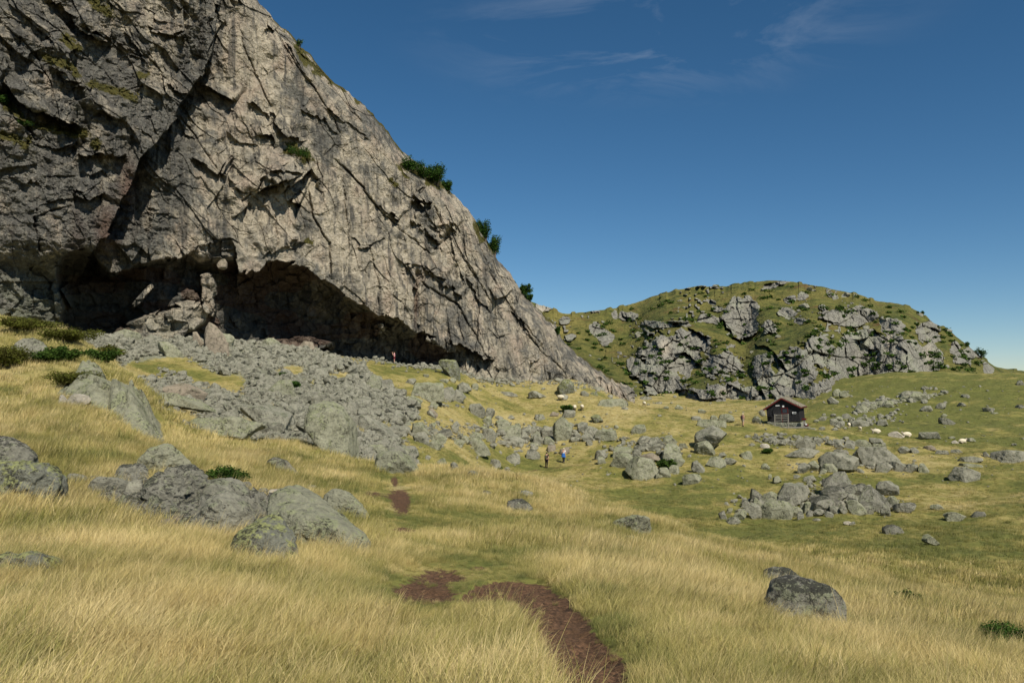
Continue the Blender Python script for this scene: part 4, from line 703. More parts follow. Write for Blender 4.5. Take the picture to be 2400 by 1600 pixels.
ledge('rock_ledge', HEAP, .3, 'low broken rock ledge under the stones of the near boulder heap', BM['dark'], 621, 24.0, .5)
rock(70, 848, 80, 52, 'grey', label='grey sloping rock patch on the hillock left of the dark juniper', sub=5, p=12, name='rock_patch')
rock(185, 955, 50, 30, 'pale', label='broken whitish rock under the overhanging turf of the left hillock', sub=5, p=20, name='rock_patch')
rock(150, 950, 26, 22, 'pale', label='small chalky stone left of the broken whitish rock', sub=4, p=20)

# groups further off: (x0, x1, y0, y1) in a crop, its origin and scale, region words
def region(boxes, ox, oy, sc, where, tones='green', group=None, p=44, sub=4, round_=.2, lift=0.0):
    L = []
    for b in boxes:
        x0, x1, y0, y1 = b[:4]; t = b[4] if len(b) > 4 else random.Random(x0 * 7 + y0).choice(tones.split())
        X0, X1, Y0, Y1 = ox + x0 / sc, ox + x1 / sc, oy + y0 / sc, oy + y1 / sc
        L.append(((X0 + X1) / 2, Y1, X1 - X0, Y1 - Y0, t))
    L.sort()
    for i, (x, y, w_, h_, t) in enumerate(L):
        asp = w_ / h_; size = 'huge' if w_ * h_ > 3600 else 'large' if w_ * h_ > 1300 else 'mid-sized' if w_ * h_ > 420 else 'small'
        shp = 'flat' if asp > 2.4 else 'upright' if asp < .95 else 'blocky'; tn = {'green': 'grey-green', 'grey': 'grey', 'dark': 'dark', 'pale': 'pale', 'yellow': 'yellow-green', 'tan': 'brownish'}[t]
        size = 'medium' if size == 'mid-sized' else size; lab = f'{size} {shp} {tn} boulder {where}, {ordinal(i)} from the left'
        if len(lab.replace('-', ' ').split()) > 16: lab = f'{size} {tn.split("-")[0]} boulder {where}, {ordinal(i)} from the left'
        if len(lab.replace('-', ' ').split()) > 16: lab = f'{tn.split("-")[0]} boulder {where}, {ordinal(i)} from left'
        o = rock(x, y, w_ * 1.08, h_ * 1.12, t, label=lab, group=group, p=p, sub=5 if w_ > 34 else sub if w_ > 14 else 3, round_=round_, amp=.024, lift=lift, name='stone' if size == 'small' else 'boulder')
PILE = [(160, 600, 80, 70), (280, 660, 130, 50), (230, 555, 60, 50), (330, 560, 70, 40), (360, 605, 110, 80), (420, 485, 80, 60), (500, 570, 150, 120), (550, 400, 130, 120), (555, 490, 110, 120), (705, 430, 150, 110), (745, 560, 330, 150), (860, 490, 160, 100), (910, 400, 300, 170), (880, 300, 140, 70), (1060, 340, 100, 90), (960, 570, 120, 90), (1020, 600, 60, 60), (1110, 520, 110, 80), (1115, 585, 60, 50), (1270, 500, 230, 120), (1220, 435, 100, 40), (1200, 575, 120, 50), (1400, 550, 110, 50), (1430, 495, 80, 60), (1420, 270, 250, 190), (1400, 385, 260, 120), (1550, 340, 140, 110), (1590, 430, 110, 90), (1490, 545, 70, 60), (1640, 520, 170, 110), (1700, 340, 140, 120), (1700, 430, 120, 60), (1860, 430, 270, 190), (1980, 320, 190, 120), (2040, 470, 120, 100), (1960, 560, 90, 80), (2170, 520, 190, 80), (640, 540, 90, 60), (1330, 590, 90, 40), (1760, 545, 110, 60)]
region([(x - w_ * .58, x + w_ * .58, y - h_ * .6, y + h_ / 2 + 10) for x, y, w_, h_ in PILE], 1660, 1080, 4.704, 'in the heap above the green hollow', 'green grey green dark', 'boulders heaped above the green hollow')
region([(1090, 1150, 225, 265), (1055, 1185, 170, 230), (715, 805, 180, 250), (660, 700, 145, 205), (940, 1015, 160, 200), (965, 1055, 238, 268), (590, 680, 40, 100), (1560, 1620, 680, 712), (1150, 1240, 640, 668), (180, 235, 455, 490), (370, 425, 415, 460)], 1660, 1080, 4.704, 'scattered round the heap above the green hollow', 'grey green', 'stones scattered round the boulder heap')
rock(0, 0, 0, 0, 'dark', [(2068, 1242), (2080, 1234), (2098, 1232), (2115, 1240), (2122, 1252), (2075, 1252)], 'mottled dome of rock in the reddish grass below the boulder heap', sub=5, p=9)
region([(1105, 1190, 465, 485, 'pale'), (1655, 1760, 565, 620), (1710, 1790, 345, 380), (1805, 1935, 405, 455), (1990, 2080, 395, 430, 'dark')], 1600, 1066, 2.936, 'low in the grass right of the green hollow', 'grey green', 'low stones right of the green hollow')
region([(1850, 2035, 1465, 1545, 'grey'), (2125, 2349, 1350, 1420), (2200, 2290, 1343, 1372), (1900, 2060, 1385, 1420), (1840, 2050, 1428, 1450)], 1600, 600, 2.936, 'in the right hand meadow', 'grey green')
region([(95, 305, 1195, 1342, 'grey'), (90, 220, 1285, 1370), (60, 150, 1420, 1490), (170, 290, 1392, 1450), (270, 370, 1400, 1440), (5, 125, 1510, 1568), (400, 480, 1350, 1395), (245, 300, 1355, 1385)], 1600, 600, 2.936, 'on the slope below the path to the hut', 'green grey')
region([(700, 960, 1330, 1385, 'grey'), (950, 1200, 1370, 1480, 'grey'), (1040, 1140, 1335, 1368, 'dark'), (860, 940, 1420, 1480), (795, 875, 1430, 1500), (1195, 1500, 1335, 1450, 'grey'), (1320, 1440, 1430, 1485, 'grey'), (1430, 1530, 1420, 1480), (1515, 1615, 1440, 1492), (1620, 1690, 1440, 1492), (790, 910, 1265, 1332, 'grey'), (900, 960, 1255, 1295, 'grey'), (960, 1060, 1440, 1490), (940, 990, 1470, 1500)], 1600, 600, 2.936, 'in the row of big rocks below the hut', 'green grey', 'row of big rocks below the hut')
region([(1050, 1110, 1285, 1330), (1110, 1180, 1290, 1325), (1180, 1290, 1270, 1315), (1290, 1390, 1262, 1300), (1300, 1395, 1300, 1330), (1480, 1560, 1320, 1360), (1565, 1625, 1320, 1355), (1650, 1740, 1305, 1335, 'tan'), (1740, 1830, 1340, 1365), (1850, 1920, 1330, 1355), (2070, 2110, 1350, 1385, 'dark'), (1420, 1520, 1215, 1250, 'pale'), (1625, 1762, 1215, 1260, 'grey'), (1850, 1900, 1270, 1290, 'pale'), (1830, 1875, 1243, 1258), (1950, 2010, 1255, 1280)], 1600, 600, 2.936, 'on the flat right of the hut', 'green grey')
region([(930, 990, 1105, 1135), (1020, 1090, 1125, 1172, 'grey'), (1335, 1408, 1125, 1168), (1220, 1280, 1108, 1130), (1150, 1280, 1135, 1175, 'grey'), (1770, 1870, 1120, 1162, 'dark'), (1780, 1820, 1088, 1110), (1635, 1715, 1035, 1072), (1745, 1812, 1015, 1050, 'grey'), (1895, 1950, 1010, 1035, 'dark'), (2070, 2140, 1045, 1072, 'grey'), (2305, 2349, 858, 890, 'dark'), (2290, 2349, 1030, 1050, 'dark'), (1000, 1070, 972, 1015), (1035, 1085, 920, 965), (1080, 1145, 930, 975), (900, 940, 1125, 1145), (1100, 1160, 1085, 1120), (1040, 1100, 1105, 1140), (2120, 2170, 1075, 1085)], 1600, 600, 2.936, 'on the green slope behind the hut', 'green grey')
rb = random.Random(5); SB = []
for i in range(26):
    t = i / 25; x = 1235 + t * 530 + rb.uniform(-12, 12); y = 1050 - t * 98 + rb.uniform(-22, 10) * (1 - t * .7); w_ = rb.uniform(36, 95) * (1 - t * .4); h_ = w_ * rb.uniform(.38, .6); SB.append((x - w_ / 2, x + w_ / 2, y - h_ / 2, y + h_ / 2))
SB += [(1195, 1290, 1010, 1062), (1500, 1640, 935, 985), (1560, 1680, 950, 1000)]
region(SB, 1600, 600, 2.936, 'in the long stone band on the green slope', 'green green grey', 'stone band on the far green slope')
region([(480, 545, 1105, 1155, 'yellow'), (250, 355, 1095, 1145), (190, 245, 1105, 1140), (110, 240, 1130, 1185), (530, 570, 1058, 1105), (230, 300, 1140, 1180), (60, 130, 1105, 1130), (940, 980, 1175, 1200)], 1600, 600, 2.936, 'on the crest beside the hut', 'green grey')
region([(475, 530, 935, 970), (590, 800, 985, 1035), (740, 800, 1000, 1035), (545, 630, 1100, 1150, 'yellow'), (345, 432, 1068, 1112), (160, 230, 1100, 1132), (260, 320, 1078, 1105, 'tan'), (700, 735, 1168, 1192), (820, 920, 1170, 1222), (870, 960, 968, 990, 'dark'), (540, 590, 938, 958, 'yellow'), (450, 480, 1000, 1012), (1040, 1080, 1035, 1052), (1120, 1180, 1030, 1055), (980, 1040, 1005, 1020), (325, 385, 960, 990), (1280, 1340, 1060, 1085), (1000, 1030, 1090, 1105), (750, 800, 1045, 1060)], 1200, 600, 2.936, 'on the golden meadow above the hikers', 'green grey')
region([(0, 65, 1195, 1270), (60, 135, 1180, 1240, 'grey'), (130, 200, 1220, 1290), (200, 285, 1180, 1260, 'grey'), (220, 290, 1250, 1300), (450, 520, 1150, 1210), (500, 600, 1180, 1250, 'grey'), (560, 720, 1205, 1272), (660, 692, 1188, 1220), (430, 480, 1215, 1265), (400, 470, 1250, 1280, 'grey'), (120, 200, 1290, 1310), (480, 560, 1230, 1278), (20, 60, 1155, 1195)], 1200, 600, 2.936, 'in the rock band just above the hikers', 'green green grey', 'rock band above the hikers')
rock(0, 0, 0, 0, 'green', [(1296, 1020), (1297, 995), (1312, 981), (1326, 984), (1341, 1010), (1335, 1024), (1322, 1034), (1302, 1030)], 'tall upright pointed boulder with a dark left side above the hikers', sub=5, p=26)
rock(0, 0, 0, 0, 'yellow', [(1305, 905), (1318, 890), (1330, 888), (1346, 900), (1350, 915), (1335, 925), (1312, 920)], 'conical lichened boulder on the grassy knoll at the cliff foot', sub=5, p=20)
region([(575, 660, 1345, 1397), (590, 645, 1385, 1428), (860, 970, 1245, 1300, 'grey'), (950, 1050, 1255, 1312), (1040, 1135, 1245, 1300), (690, 830, 1325, 1392), (680, 830, 1375, 1460), (790, 1012, 1405, 1540), (830, 890, 1340, 1382, 'grey'), (1035, 1165, 1310, 1402), (1000, 1090, 1470, 1525), (1080, 1150, 1440, 1500), (850, 1030, 1305, 1350), (880, 1020, 1370, 1420, 'tan'), (1100, 1190, 1400, 1450), (990, 1040, 1500, 1535)], 1200, 600, 2.936, 'in the rock heap right of the hikers', 'green green grey', 'rock heap right of the hikers')
region([(1150, 1210, 1293, 1322), (90, 190, 1345, 1400, 'dark'), (330, 400, 1322, 1360, 'tan'), (240, 300, 1318, 1345, 'dark')], 1200, 600, 2.936, 'in the grass around the hikers', 'green grey')
region([(760, 860, 385, 482), (830, 945, 413, 466, 'dark'), (1070, 1285, 443, 556), (1260, 1370, 478, 555, 'dark'), (1330, 1440, 488, 562, 'grey'), (1040, 1150, 530, 602), (1200, 1255, 568, 612), (1190, 1252, 612, 666, 'tan'), (1390, 1480, 433, 500), (1465, 1572, 583, 664, 'grey'), (1570, 1640, 613, 678), (1560, 1620, 668, 722), (1350, 1400, 705, 772), (1190, 1240, 710, 738), (1330, 1380, 400, 430), (1260, 1330, 408, 432), (1020, 1100, 405, 440), (1150, 1190, 375, 395), (1680, 1800, 500, 530), (1480, 1530, 440, 480), (1730, 1780, 660, 684), (1640, 1700, 662, 690), (1920, 1990, 655, 690), (1880, 2000, 500, 545), (940, 1000, 600, 632)], 600, 750, 2.936, 'on the grassy apron below the cliff', 'green green grey')
region([(1075, 1190, 713, 802), (1085, 1190, 778, 842), (1190, 1310, 790, 852), (1250, 1350, 758, 812, 'dark'), (1650, 1745, 690, 765), (1650, 1822, 740, 812), (1690, 1850, 808, 862), (1445, 1612, 825, 922), (1450, 1560, 780, 842), (1820, 1890, 775, 832, 'grey'), (1900, 1960, 800, 865), (1850, 1930, 738, 782, 'grey'), (1360, 1440, 828, 872), (1560, 1650, 758, 832, 'grey'), (1160, 1280, 838, 888), (1540, 1610, 740, 780), (1750, 1830, 738, 760, 'dark'), (1410, 1470, 800, 850)], 600, 750, 2.936, 'in the boulder row left of the upright rock', 'green green grey', 'boulder row below the golden meadow')
region([(1245, 1312, 960, 1010), (1338, 1392, 988, 1040, 'grey'), (1613, 1682, 968, 1026), (1460, 1527, 1043, 1086, 'grey'), (1725, 1815, 922, 982), (1708, 1748, 1013, 1046), (1160, 1202, 935, 962, 'grey'), (1510, 1530, 935, 960), (2005, 2060, 870, 905, 'tan'), (1025, 1100, 945, 985, 'dark')], 600, 750, 2.936, 'in the grass left of the hikers', 'green grey')
# big blocks of the scree
rock(0, 0, 0, 0, 'yellow', [(1026, 848), (1034, 841), (1072, 845), (1080, 882), (1056, 881), (1040, 872)], 'pale yellow-green leaning slab below the right end of the cave', sub=5, p=40)
rock(0, 0, 0, 0, 'tan', [(388, 912), (400, 902), (440, 900), (484, 922), (465, 938), (420, 930)], 'brown tilted block with a dark underside in the left scree', sub=5, p=40)
rock(0, 0, 0, 0, 'green', [(352, 935), (365, 918), (440, 930), (512, 960), (490, 968), (400, 955), (360, 950)], 'long lichened ledge slab at the left end of the scree', sub=5, p=30)
rock(0, 0, 0, 0, 'green', [(445, 998), (480, 985), (560, 985), (640, 1008), (600, 1022), (575, 1033), (540, 1032), (500, 1026)], 'wide pale green slab at the lower left edge of the scree', sub=5, p=30, depth=1.2)
rock(0, 0, 0, 0, 'grey', [(558, 960), (570, 953), (615, 953), (685, 975), (670, 1000), (620, 1008), (590, 992)], 'light grey smooth slab with a dark left notch in the lower scree', sub=5, p=30, depth=1.2)
rock(0, 0, 0, 0, 'green', [(712, 1010), (722, 965), (760, 952), (800, 965), (825, 1005), (835, 1055), (775, 1060), (730, 1030)], 'huge whitish green block in the middle of the lower scree', sub=5, p=24, depth=1.2)
rock(0, 0, 0, 0, 'green', [(768, 1062), (790, 1035), (830, 1028), (842, 1052), (830, 1072)], 'lichened block under the huge whitish one at the scree foot', sub=5, p=24)
rock(0, 0, 0, 0, 'green', [(878, 1095), (884, 1070), (905, 1060), (940, 1065), (990, 1100), (930, 1110)], 'long low slab at the bottom right tip of the scree', sub=5, p=24, depth=1.3)
rock(0, 0, 0, 0, 'grey', [(812, 985), (838, 975), (885, 985), (940, 1020), (880, 1020), (830, 1000)], 'dark-fronted overhanging slab in the lower right scree', sub=5, p=30)
rock(0, 0, 0, 0, 'green', [(852, 1060), (865, 1045), (895, 1043), (912, 1058), (880, 1068)], 'small tabular slab above the scree tip', sub=4, p=30)
rock(0, 0, 0, 0, 'green', [(905, 1058), (920, 1046), (950, 1048), (962, 1060), (945, 1068), (915, 1066)], 'pale tabular slab at the right edge of the scree tip', sub=4, p=30)
rock(0, 0, 0, 0, 'grey', [(720, 935), (745, 915), (775, 928), (785, 955), (760, 958)], 'dark undercut block in the centre of the scree', sub=4, p=30)
rock(0, 0, 0, 0, 'green', [(625, 920), (650, 895), (680, 890), (698, 925), (670, 930)], 'pale wedge block in the upper scree below a green bush', sub=4, p=30)
rock(0, 0, 0, 0, 'tan', [(480, 828), (482, 780), (490, 753), (500, 757), (535, 800), (538, 828)], 'pointed triangular block standing in front of the cave', sub=5, p=30)
rock(0, 0, 0, 0, 'green', [(535, 795), (541, 771), (552, 785), (556, 800)], 'small pointed block right of the triangular one', sub=4, p=30)
rock(245, 772, 22, 22, 'tan', label='brown cornered stone at the left cave mouth', sub=4, p=30)
rock(265, 774, 18, 14, 'tan', label='small stone right of the brown one at the left cave mouth', sub=4, p=30)
rock(300, 797, 52, 24, 'green', label='mossy block at the foot of the rock mound', sub=4, p=30)
rock(400, 836, 60, 34, 'green', label='grey block under the rock mound at the scree top', sub=4, p=30)
rock(465, 812, 26, 34, 'tan', label='reddish block left of the triangular one', sub=4, p=30)
region([(1480, 1600, 1135, 1260), (1810, 1930, 1160, 1215), (2060, 2170, 1180, 1240, 'tan'), (2190, 2330, 1150, 1230, 'tan')], 0, 400, 2.936, 'along the top of the scree', 'green tan')
# the balanced stone in the cave roof gap
cp_ = cliff_pt(519, 620); cp_ = cp_ * (1 - 6.5 / cp_.length); me = rock_mesh('boulder', outline(1.5, 1.75, random.Random(3), .9), 1.2, 77, 5, 8, .03, BM['tan'])
o = link('boulder', me, loc=cp_); tag(o, 'rounded pale stone jammed under the roof of the cave', 'boulder')

# scree: 300 stones of their own, the rest as one mass
protos = []
for i in range(14):
    rg = random.Random(i + 40); me = rock_mesh('scree_rock', outline(1.0, rg.uniform(.42, .75), rg, .1), rg.uniform(.6, .95), 300 + i, 3, 30, .035, SCREE); protos.append(me)
RG = np.random.default_rng(11)
def sample_scree(n, poly=SCREE_POLY, grass=SCREE_GRASS, keep=None):
    out = []; xs = [p_[0] for p_ in poly]; ys = [p_[1] for p_ in poly]
    while len(out) < n:
        x = RG.uniform(min(xs), max(xs), n); y = RG.uniform(min(ys), max(ys), n); m_ = inpoly(x, y, poly) & (RG.random(n) > blobs(x, y, grass) * 1.6)
        out += list(zip(x[m_], y[m_]))
    return out[:n]
pts = sample_scree(300)
for i, (x, y) in enumerate(pts):
    g_ = hit(x, y, 38.0); o = bpy.data.objects.new('scree_rock', protos[i % 14]); COL.objects.link(o)
    s_ = (float(RG.gamma(6, 4.0)) + 5) * g_.y / F * (0.75 + 0.5 * (y > 950)); o.scale = (s_, s_ * RG.uniform(.7, 1.1), s_ * RG.uniform(.6, 1.0)); o.location = g_ + Vector((0, 0, s_ * .16))
    o.rotation_euler = (float(RG.normal(-.15, .35)), float(RG.normal(0, .35)), float(RG.uniform(0, 6.28)))
    zx = 'left' if x < 480 else 'right' if x > 760 else 'middle'; zy = 'top' if y < 868 else 'foot' if y > 980 else 'centre'; szn = 'large' if s_ * F / g_.y > 27 else 'smaller'
    tag(o, f'one of the {szn} angular grey-green rocks, {zx} part of the scree {zy}', 'rock', f'{szn} rocks, {zx} part of the scree {zy}')
def stuff_rocks(name, P, label, cat, mat):
    """P: rows of x, y, z, size"""
    d_, f_ = ICO[2]; base = []
    for i in range(10):
        rg = random.Random(i + 90); m_ = rock_mesh('tmp', outline(1.0, rg.uniform(.4, .75), rg, .1), rg.uniform(.6, .95), 500 + i, 2, 30, .05); a_ = np.empty(len(m_.vertices) * 3, np.float32); m_.vertices.foreach_get('co', a_); base.append(a_.reshape(-1, 3)); bpy.data.meshes.remove(m_)
    P = np.array(P); n = len(P); ang = RG.uniform(0, 6.28, n); tx = RG.normal(-.1, .4, n); ty = RG.normal(0, .4, n); VV = []
    for i in range(n):
        R_ = np.array(Matrix.Rotation(ang[i], 3, 'Z') @ Matrix.Rotation(tx[i], 3, 'X') @ Matrix.Rotation(ty[i], 3, 'Y'))
        VV.append(base[i % 10] @ R_.T * P[i, 3] + P[i, :3] + np.array([0, 0, P[i, 3] * .12]))
    nvv = len(base[0]); FF = (f_[None] + (np.arange(n) * nvv)[:, None, None]).reshape(-1, 3)
    o = link(name, mesh_np(name, np.vstack(VV), FF, False), mat); return tag(o, label, cat, kind='stuff')
def hits(pts, rmin):
    x = np.array([p_[0] for p_ in pts]); y = np.array([p_[1] for p_ in pts]); d_ = ray(x, y); dh = np.hypot(d_[:, 0], d_[:, 1]); T = np.exp(np.linspace(math.log(rmin), math.log(230), 420)); out = []
    for i in range(0, len(x), 1500):
        t = T[None, :] / dh[i:i + 1500, None]; X_ = d_[i:i + 1500, 0, None] * t; Y_ = d_[i:i + 1500, 1, None] * t; Zr = d_[i:i + 1500, 2, None] * t; g_ = Z(X_, Y_); b_ = (Zr < g_); j = np.where(b_.any(1), b_.argmax(1), len(T) - 1); k_ = np.arange(len(j)); out.append(np.stack([X_[k_, j], Y_[k_, j], g_[k_, j]], 1))
    return np.vstack(out)
hp = hits(sample_scree(9000), 38.0); sz = RG.gamma(1.7, 5.0, len(hp)) * hp[:, 1] / F + .14
FOOT = []
for i in range(900):
    x = RG.uniform(180, 1480); FOOT.append((x, cbase(x) + RG.gamma(2, 4) - 2))
hf = hits(FOOT, 70.0); sf = RG.gamma(3, 2.3, len(hf)) * hf[:, 1] / F + .1
stuff_rocks('rubble', np.c_[np.vstack([hp, hf]), np.r_[sz, sf]], 'small angular grey-green rubble filling the scree slope below the cave', 'rubble', SCREE)
BAND = [((950, 1010), (1300, 1040), 34, 230), ((1330, 1010), (1430, 1030), 18, 60), ((1450, 1040), (1580, 1080), 26, 60), ((1720, 1185), (2090, 1180), 26, 380), ((1860, 1150), (2060, 1160), 26, 160), ((1440, 1060), (1580, 1050), 30, 160), ((980, 1015), (1420, 1025), 26, 260), ((1880, 1030), (2000, 1045), 10, 60), ((1760, 1030), (1880, 1040), 14, 150), ((2000, 960), (2200, 925), 16, 150), ((1950, 1000), (2120, 975), 16, 60), ((900, 960), (1080, 930), 30, 80), ((250, 1185), (470, 1235), 16, 60), ((1850, 1095), (2180, 1095), 14, 60)]
bp = []
for (x1, y1), (x2, y2), sp_, n_ in BAND:
    t = RG.random(n_); bp += list(zip(x1 + (x2 - x1) * t + RG.normal(0, sp_ * .6, n_), y1 + (y2 - y1) * t + RG.normal(0, sp_ * .45, n_)))
hbp = hits(bp, 9.0)
sc_ = list(zip(RG.uniform(900, 2400, 520), 905 + RG.random(520) ** 1.4 * 260)); hsc = hits(sc_, 50.0)
stuff_rocks('loose_stones', np.c_[np.vstack([hbp, hsc]), np.r_[RG.gamma(3, 3.0, len(hbp)) * hbp[:, 1] / F + .08, RG.gamma(2, 1.9, len(hsc)) * hsc[:, 1] / F + .06]], 'small loose stones strewn through the meadow and between the boulders', 'stones', SCREE)
for i in range(36):          # blocks lying on the hill
    x = RG.uniform(1330, 2260); t = RG.random() ** 1.5; top = np.interp(x, hx, hs); y = top + 3 + t * (930 - top); 
    g_ = hill_pt(x, y); s_ = float(RG.uniform(8, 22) * g_.y / F); o = bpy.data.objects.new('rock_block', protos[i % 14]); COL.objects.link(o); o.location = g_ + Vector((0, -s_ * .1, s_ * .1)); o.scale = (s_, s_, s_ * RG.uniform(.8, 1.3))
    o.rotation_euler = (float(RG.normal(0, .3)), float(RG.normal(0, .3)), float(RG.uniform(0, 6.28))); tag(o, 'pale block lying on the turf of the rocky hill behind the hut', 'rock', 'blocks on the far hill')

# ------------------------------------------------------------------ shrubs
def leaves(name, P, size, mat, parent, flat=.5, seed=0):
    rg = np.random.default_rng(seed); n = len(P); a = rg.uniform(0, 6.28, n); th = rg.uniform(-1, 1, n); u = np.stack([np.cos(a), np.sin(a), th * .7], 1); u /= np.linalg.norm(u, axis=1)[:, None]
    w_ = rg.normal(size=(n, 3)); w_ -= (w_ * u).sum(1)[:, None] * u; w_ /= np.linalg.norm(w_, axis=1)[:, None]; s_ = size * rg.uniform(.6, 1.3, n)[:, None]
    V = np.stack([P - u * s_, P + w_ * s_ * flat, P + u * s_, P - w_ * s_ * flat], 1).reshape(-1, 3); me = mesh_np(name, V, np.arange(n * 4).reshape(-1, 4), False)
    attr(me, 'bl', np.repeat(rg.random(n), 4)); return link(name, me, mat, parent)
def tube_mesh(name, chains, mat, parent, ns=5):
    VV = []; FF = []; b = 0
    for ch in chains:
        for i, (p_, r_) in enumerate(ch):
            p_ = Vector(p_); q = Vector(ch[min(i + 1, len(ch) - 1)][0]) - Vector(ch[max(i - 1, 0)][0]); q = q.normalized() if q.length > 1e-6 else Vector((0, 0, 1)); u = q.orthogonal().normalized(); v_ = q.cross(u)
            for k_ in range(ns):
                a_ = 2 * math.pi * k_ / ns; VV.append(p_ + (u * math.cos(a_) + v_ * math.sin(a_)) * r_)
        for i in range(len(ch) - 1):
            for k_ in range(ns): FF.append((b + i * ns + k_, b + i * ns + (k_ + 1) % ns, b + (i + 1) * ns + (k_ + 1) % ns, b + (i + 1) * ns + k_))
        b += len(ch) * ns
    return link(name, mesh_np(name, [tuple(v_) for v_ in VV], FF, True), mat, parent)
def shrub(name, loc, w_, h_, n, lsz, mat, label, cat, group=None, seed=0, tall=False):
    rg = random.Random(seed); ng = np.random.default_rng(seed); e = empty(name, loc); chains = []; P = []
    nb = 9 if tall else 11
    for i in range(nb):
        bx, by = rg.uniform(-.18, .18) * w_, rg.uniform(-.18, .18) * w_; a = rg.uniform(0, 6.28); sp = rg.uniform(.15, .5) * w_; tx, ty, tz = math.cos(a) * sp, math.sin(a) * sp * .8, h_ * rg.uniform(.5, 1.0) * (1 - .3 * sp / w_)
        ch = [((bx * .3, by * .3, -.1 * h_), .03 * h_ + .01), ((bx + tx * .4, by + ty * .4, tz * .5), .018 * h_ + .006), ((bx + tx, by + ty, tz), .004)]; chains.append(ch)
        m_ = n // nb; r_ = w_ * (rg.uniform(.13, .24) if tall else rg.uniform(.2, .3)); q = ng.normal(size=(m_, 3)); q /= np.linalg.norm(q, axis=1)[:, None]; q *= (ng.random(m_) ** .45)[:, None] * np.array([r_, r_, min(r_, h_ * .28)])
        t = (ng.random(m_) ** .6)[:, None]; P.append(np.array([bx, by, h_ * .12]) * (1 - t) + np.array([bx + tx, by + ty, tz * .88]) * t + q)
    tube_mesh('stem', chains, BARK, e); P = np.vstack(P); P[:, 2] = np.maximum(P[:, 2], 0.0 if not tall else -.05 * h_); leaves('foliage', P, lsz, mat, e, .5, seed)
    return tag(e, label, cat, group)
def meadow_shrub(px, by, w_, h_, label, mat=LEAF_J, name='juniper_bush', cat='bush', k_=1.0, rmin=3.0):
    g_ = hit(px, by, rmin); s_ = g_.y / F; W_ = w_ * s_; H_ = h_ * s_ * 1.15; n = int(min(9000, 1200 + w_ * h_ * 2.2)); shrub(name, g_ + Vector((0, 0, .05)), W_, H_, n, max(.02, 3.0 * s_) * k_, mat, label, cat, seed=int(px + by))
meadow_shrub(520, 1146, 92, 42, 'round dark green juniper behind the near boulder heap')
meadow_shrub(625, 1168, 34, 14, 'small flat juniper at the right end of the near heap')
meadow_shrub(137, 850, 66, 34, 'dark green juniper on the left hillock beside the grey rock patch')
meadow_shrub(228, 852, 70, 30, 'dark green juniper mat on top of the large outcrop')
meadow_shrub(1328, 965, 28, 13, 'small dark bush beside the grazing sheep')
meadow_shrub(1562, 1100, 36, 22, 'dark bush growing in the rock heap right of the hikers')
meadow_shrub(1800, 1062, 24, 9, 'low green bush beside a cream stone below the hut')
meadow_shrub(2335, 1518, 105, 42, 'leafy green plant in the straw grass at lower right', LEAF_B, 'leafy_shrub', k_=.8)
meadow_shrub(2120, 1428, 62, 34, 'leafy green plant above the lower right grass slope', LEAF_B, 'leafy_shrub', k_=.8)
meadow_shrub(692, 912, 34, 16, 'green bush in the middle of the scree', LEAF_B, 'leafy_shrub', rmin=40)
meadow_shrub(664, 882, 16, 9, 'small green bush higher in the scree', LEAF_B, 'leafy_shrub', rmin=40)
meadow_shrub(1168, 1102, 14, 7, 'tiny green bush at the foot of a stone left of the hikers', LEAF_B, 'leafy_shrub')
for i, (x, y, w_, h_, t) in enumerate([(60, 775, 130, 26, 'at the crest of the left hillock'), (160, 800, 130, 26, 'between the hillock crest and the juniper'), (255, 838, 70, 26, 'at the top edge of the large outcrop'), (20, 860, 110, 46, 'tan and green at the left edge, left of the grey rock patch'), (170, 905, 130, 34, 'overhanging the whitish rock')]):
    meadow_shrub(x, y, w_, h_, 'low heather mat ' + t, LEAF_H, 'heather_mat', 'heather', .8)
def cliff_shrub(px, py, w_, h_, label, n=2600, mat=LEAF_B, name='birch_bush', tall=False, hill=False):
    g_ = hill_pt(px, py) if hill else cliff_pt(px, py); s_ = g_.y / F; shrub(name, g_ + Vector((0, -.2, -.2)), w_ * s_ * 1.1, h_ * s_ * 1.15, n, (2.0 if not hill else 1.5) * s_, mat, label, 'bush', seed=int(px * 3 + py), tall=True)
cliff_shrub(701, 112, 20, 26, 'thin sapling on the upper skyline of the cliff', 260, name='birch_sapling')
cliff_shrub(957, 398, 52, 30, 'leftmost bush of the cluster on the cliff edge')
cliff_shrub(992, 415, 48, 34, 'second bush of the cluster on the cliff edge')
cliff_shrub(1022, 432, 52, 54, 'tallest bush of the cluster on the cliff edge', 3600)
cliff_shrub(1048, 448, 30, 30, 'lowest right bush of the cluster on the cliff edge')
cliff_shrub(1136, 560, 36, 50, 'tall bush on the steep cliff edge, upper of two')
cliff_shrub(1158, 598, 44, 52, 'tall bush on the steep cliff edge, lower of two', 3200)
cliff_shrub(1226, 690, 30, 28, 'bush low on the cliff edge above the saddle')
cliff_shrub(1240, 704, 20, 20, 'small bush on the cliff edge nearest the saddle', 1200)
cliff_shrub(700, 366, 62, 26, 'green bush on a ledge in the middle of the cliff', 2200)
cliff_shrub(8, 245, 34, 26, 'green bush on a ledge at the left edge of the cliff', 1400)
cliff_shrub(55, 292, 30, 14, 'small green plant on the mossy ledge at the left edge', 700)
cliff_shrub(1305, 785, 14, 26, 'dark bush in the notch behind the end of the cliff', 900)
cliff_shrub(2157, 740, 14, 16, 'dark round bush on the right shoulder of the far hill', 700, hill=True, mat=LEAF_J)
cliff_shrub(2297, 836, 26, 24, 'birch bush low on the right skyline of the far hill', 900, hill=True)
cliff_shrub(2266, 812, 12, 12, 'small bush on the right skyline of the far hill', 400, hill=True)
hg = np.random.default_rng(4); SP = []
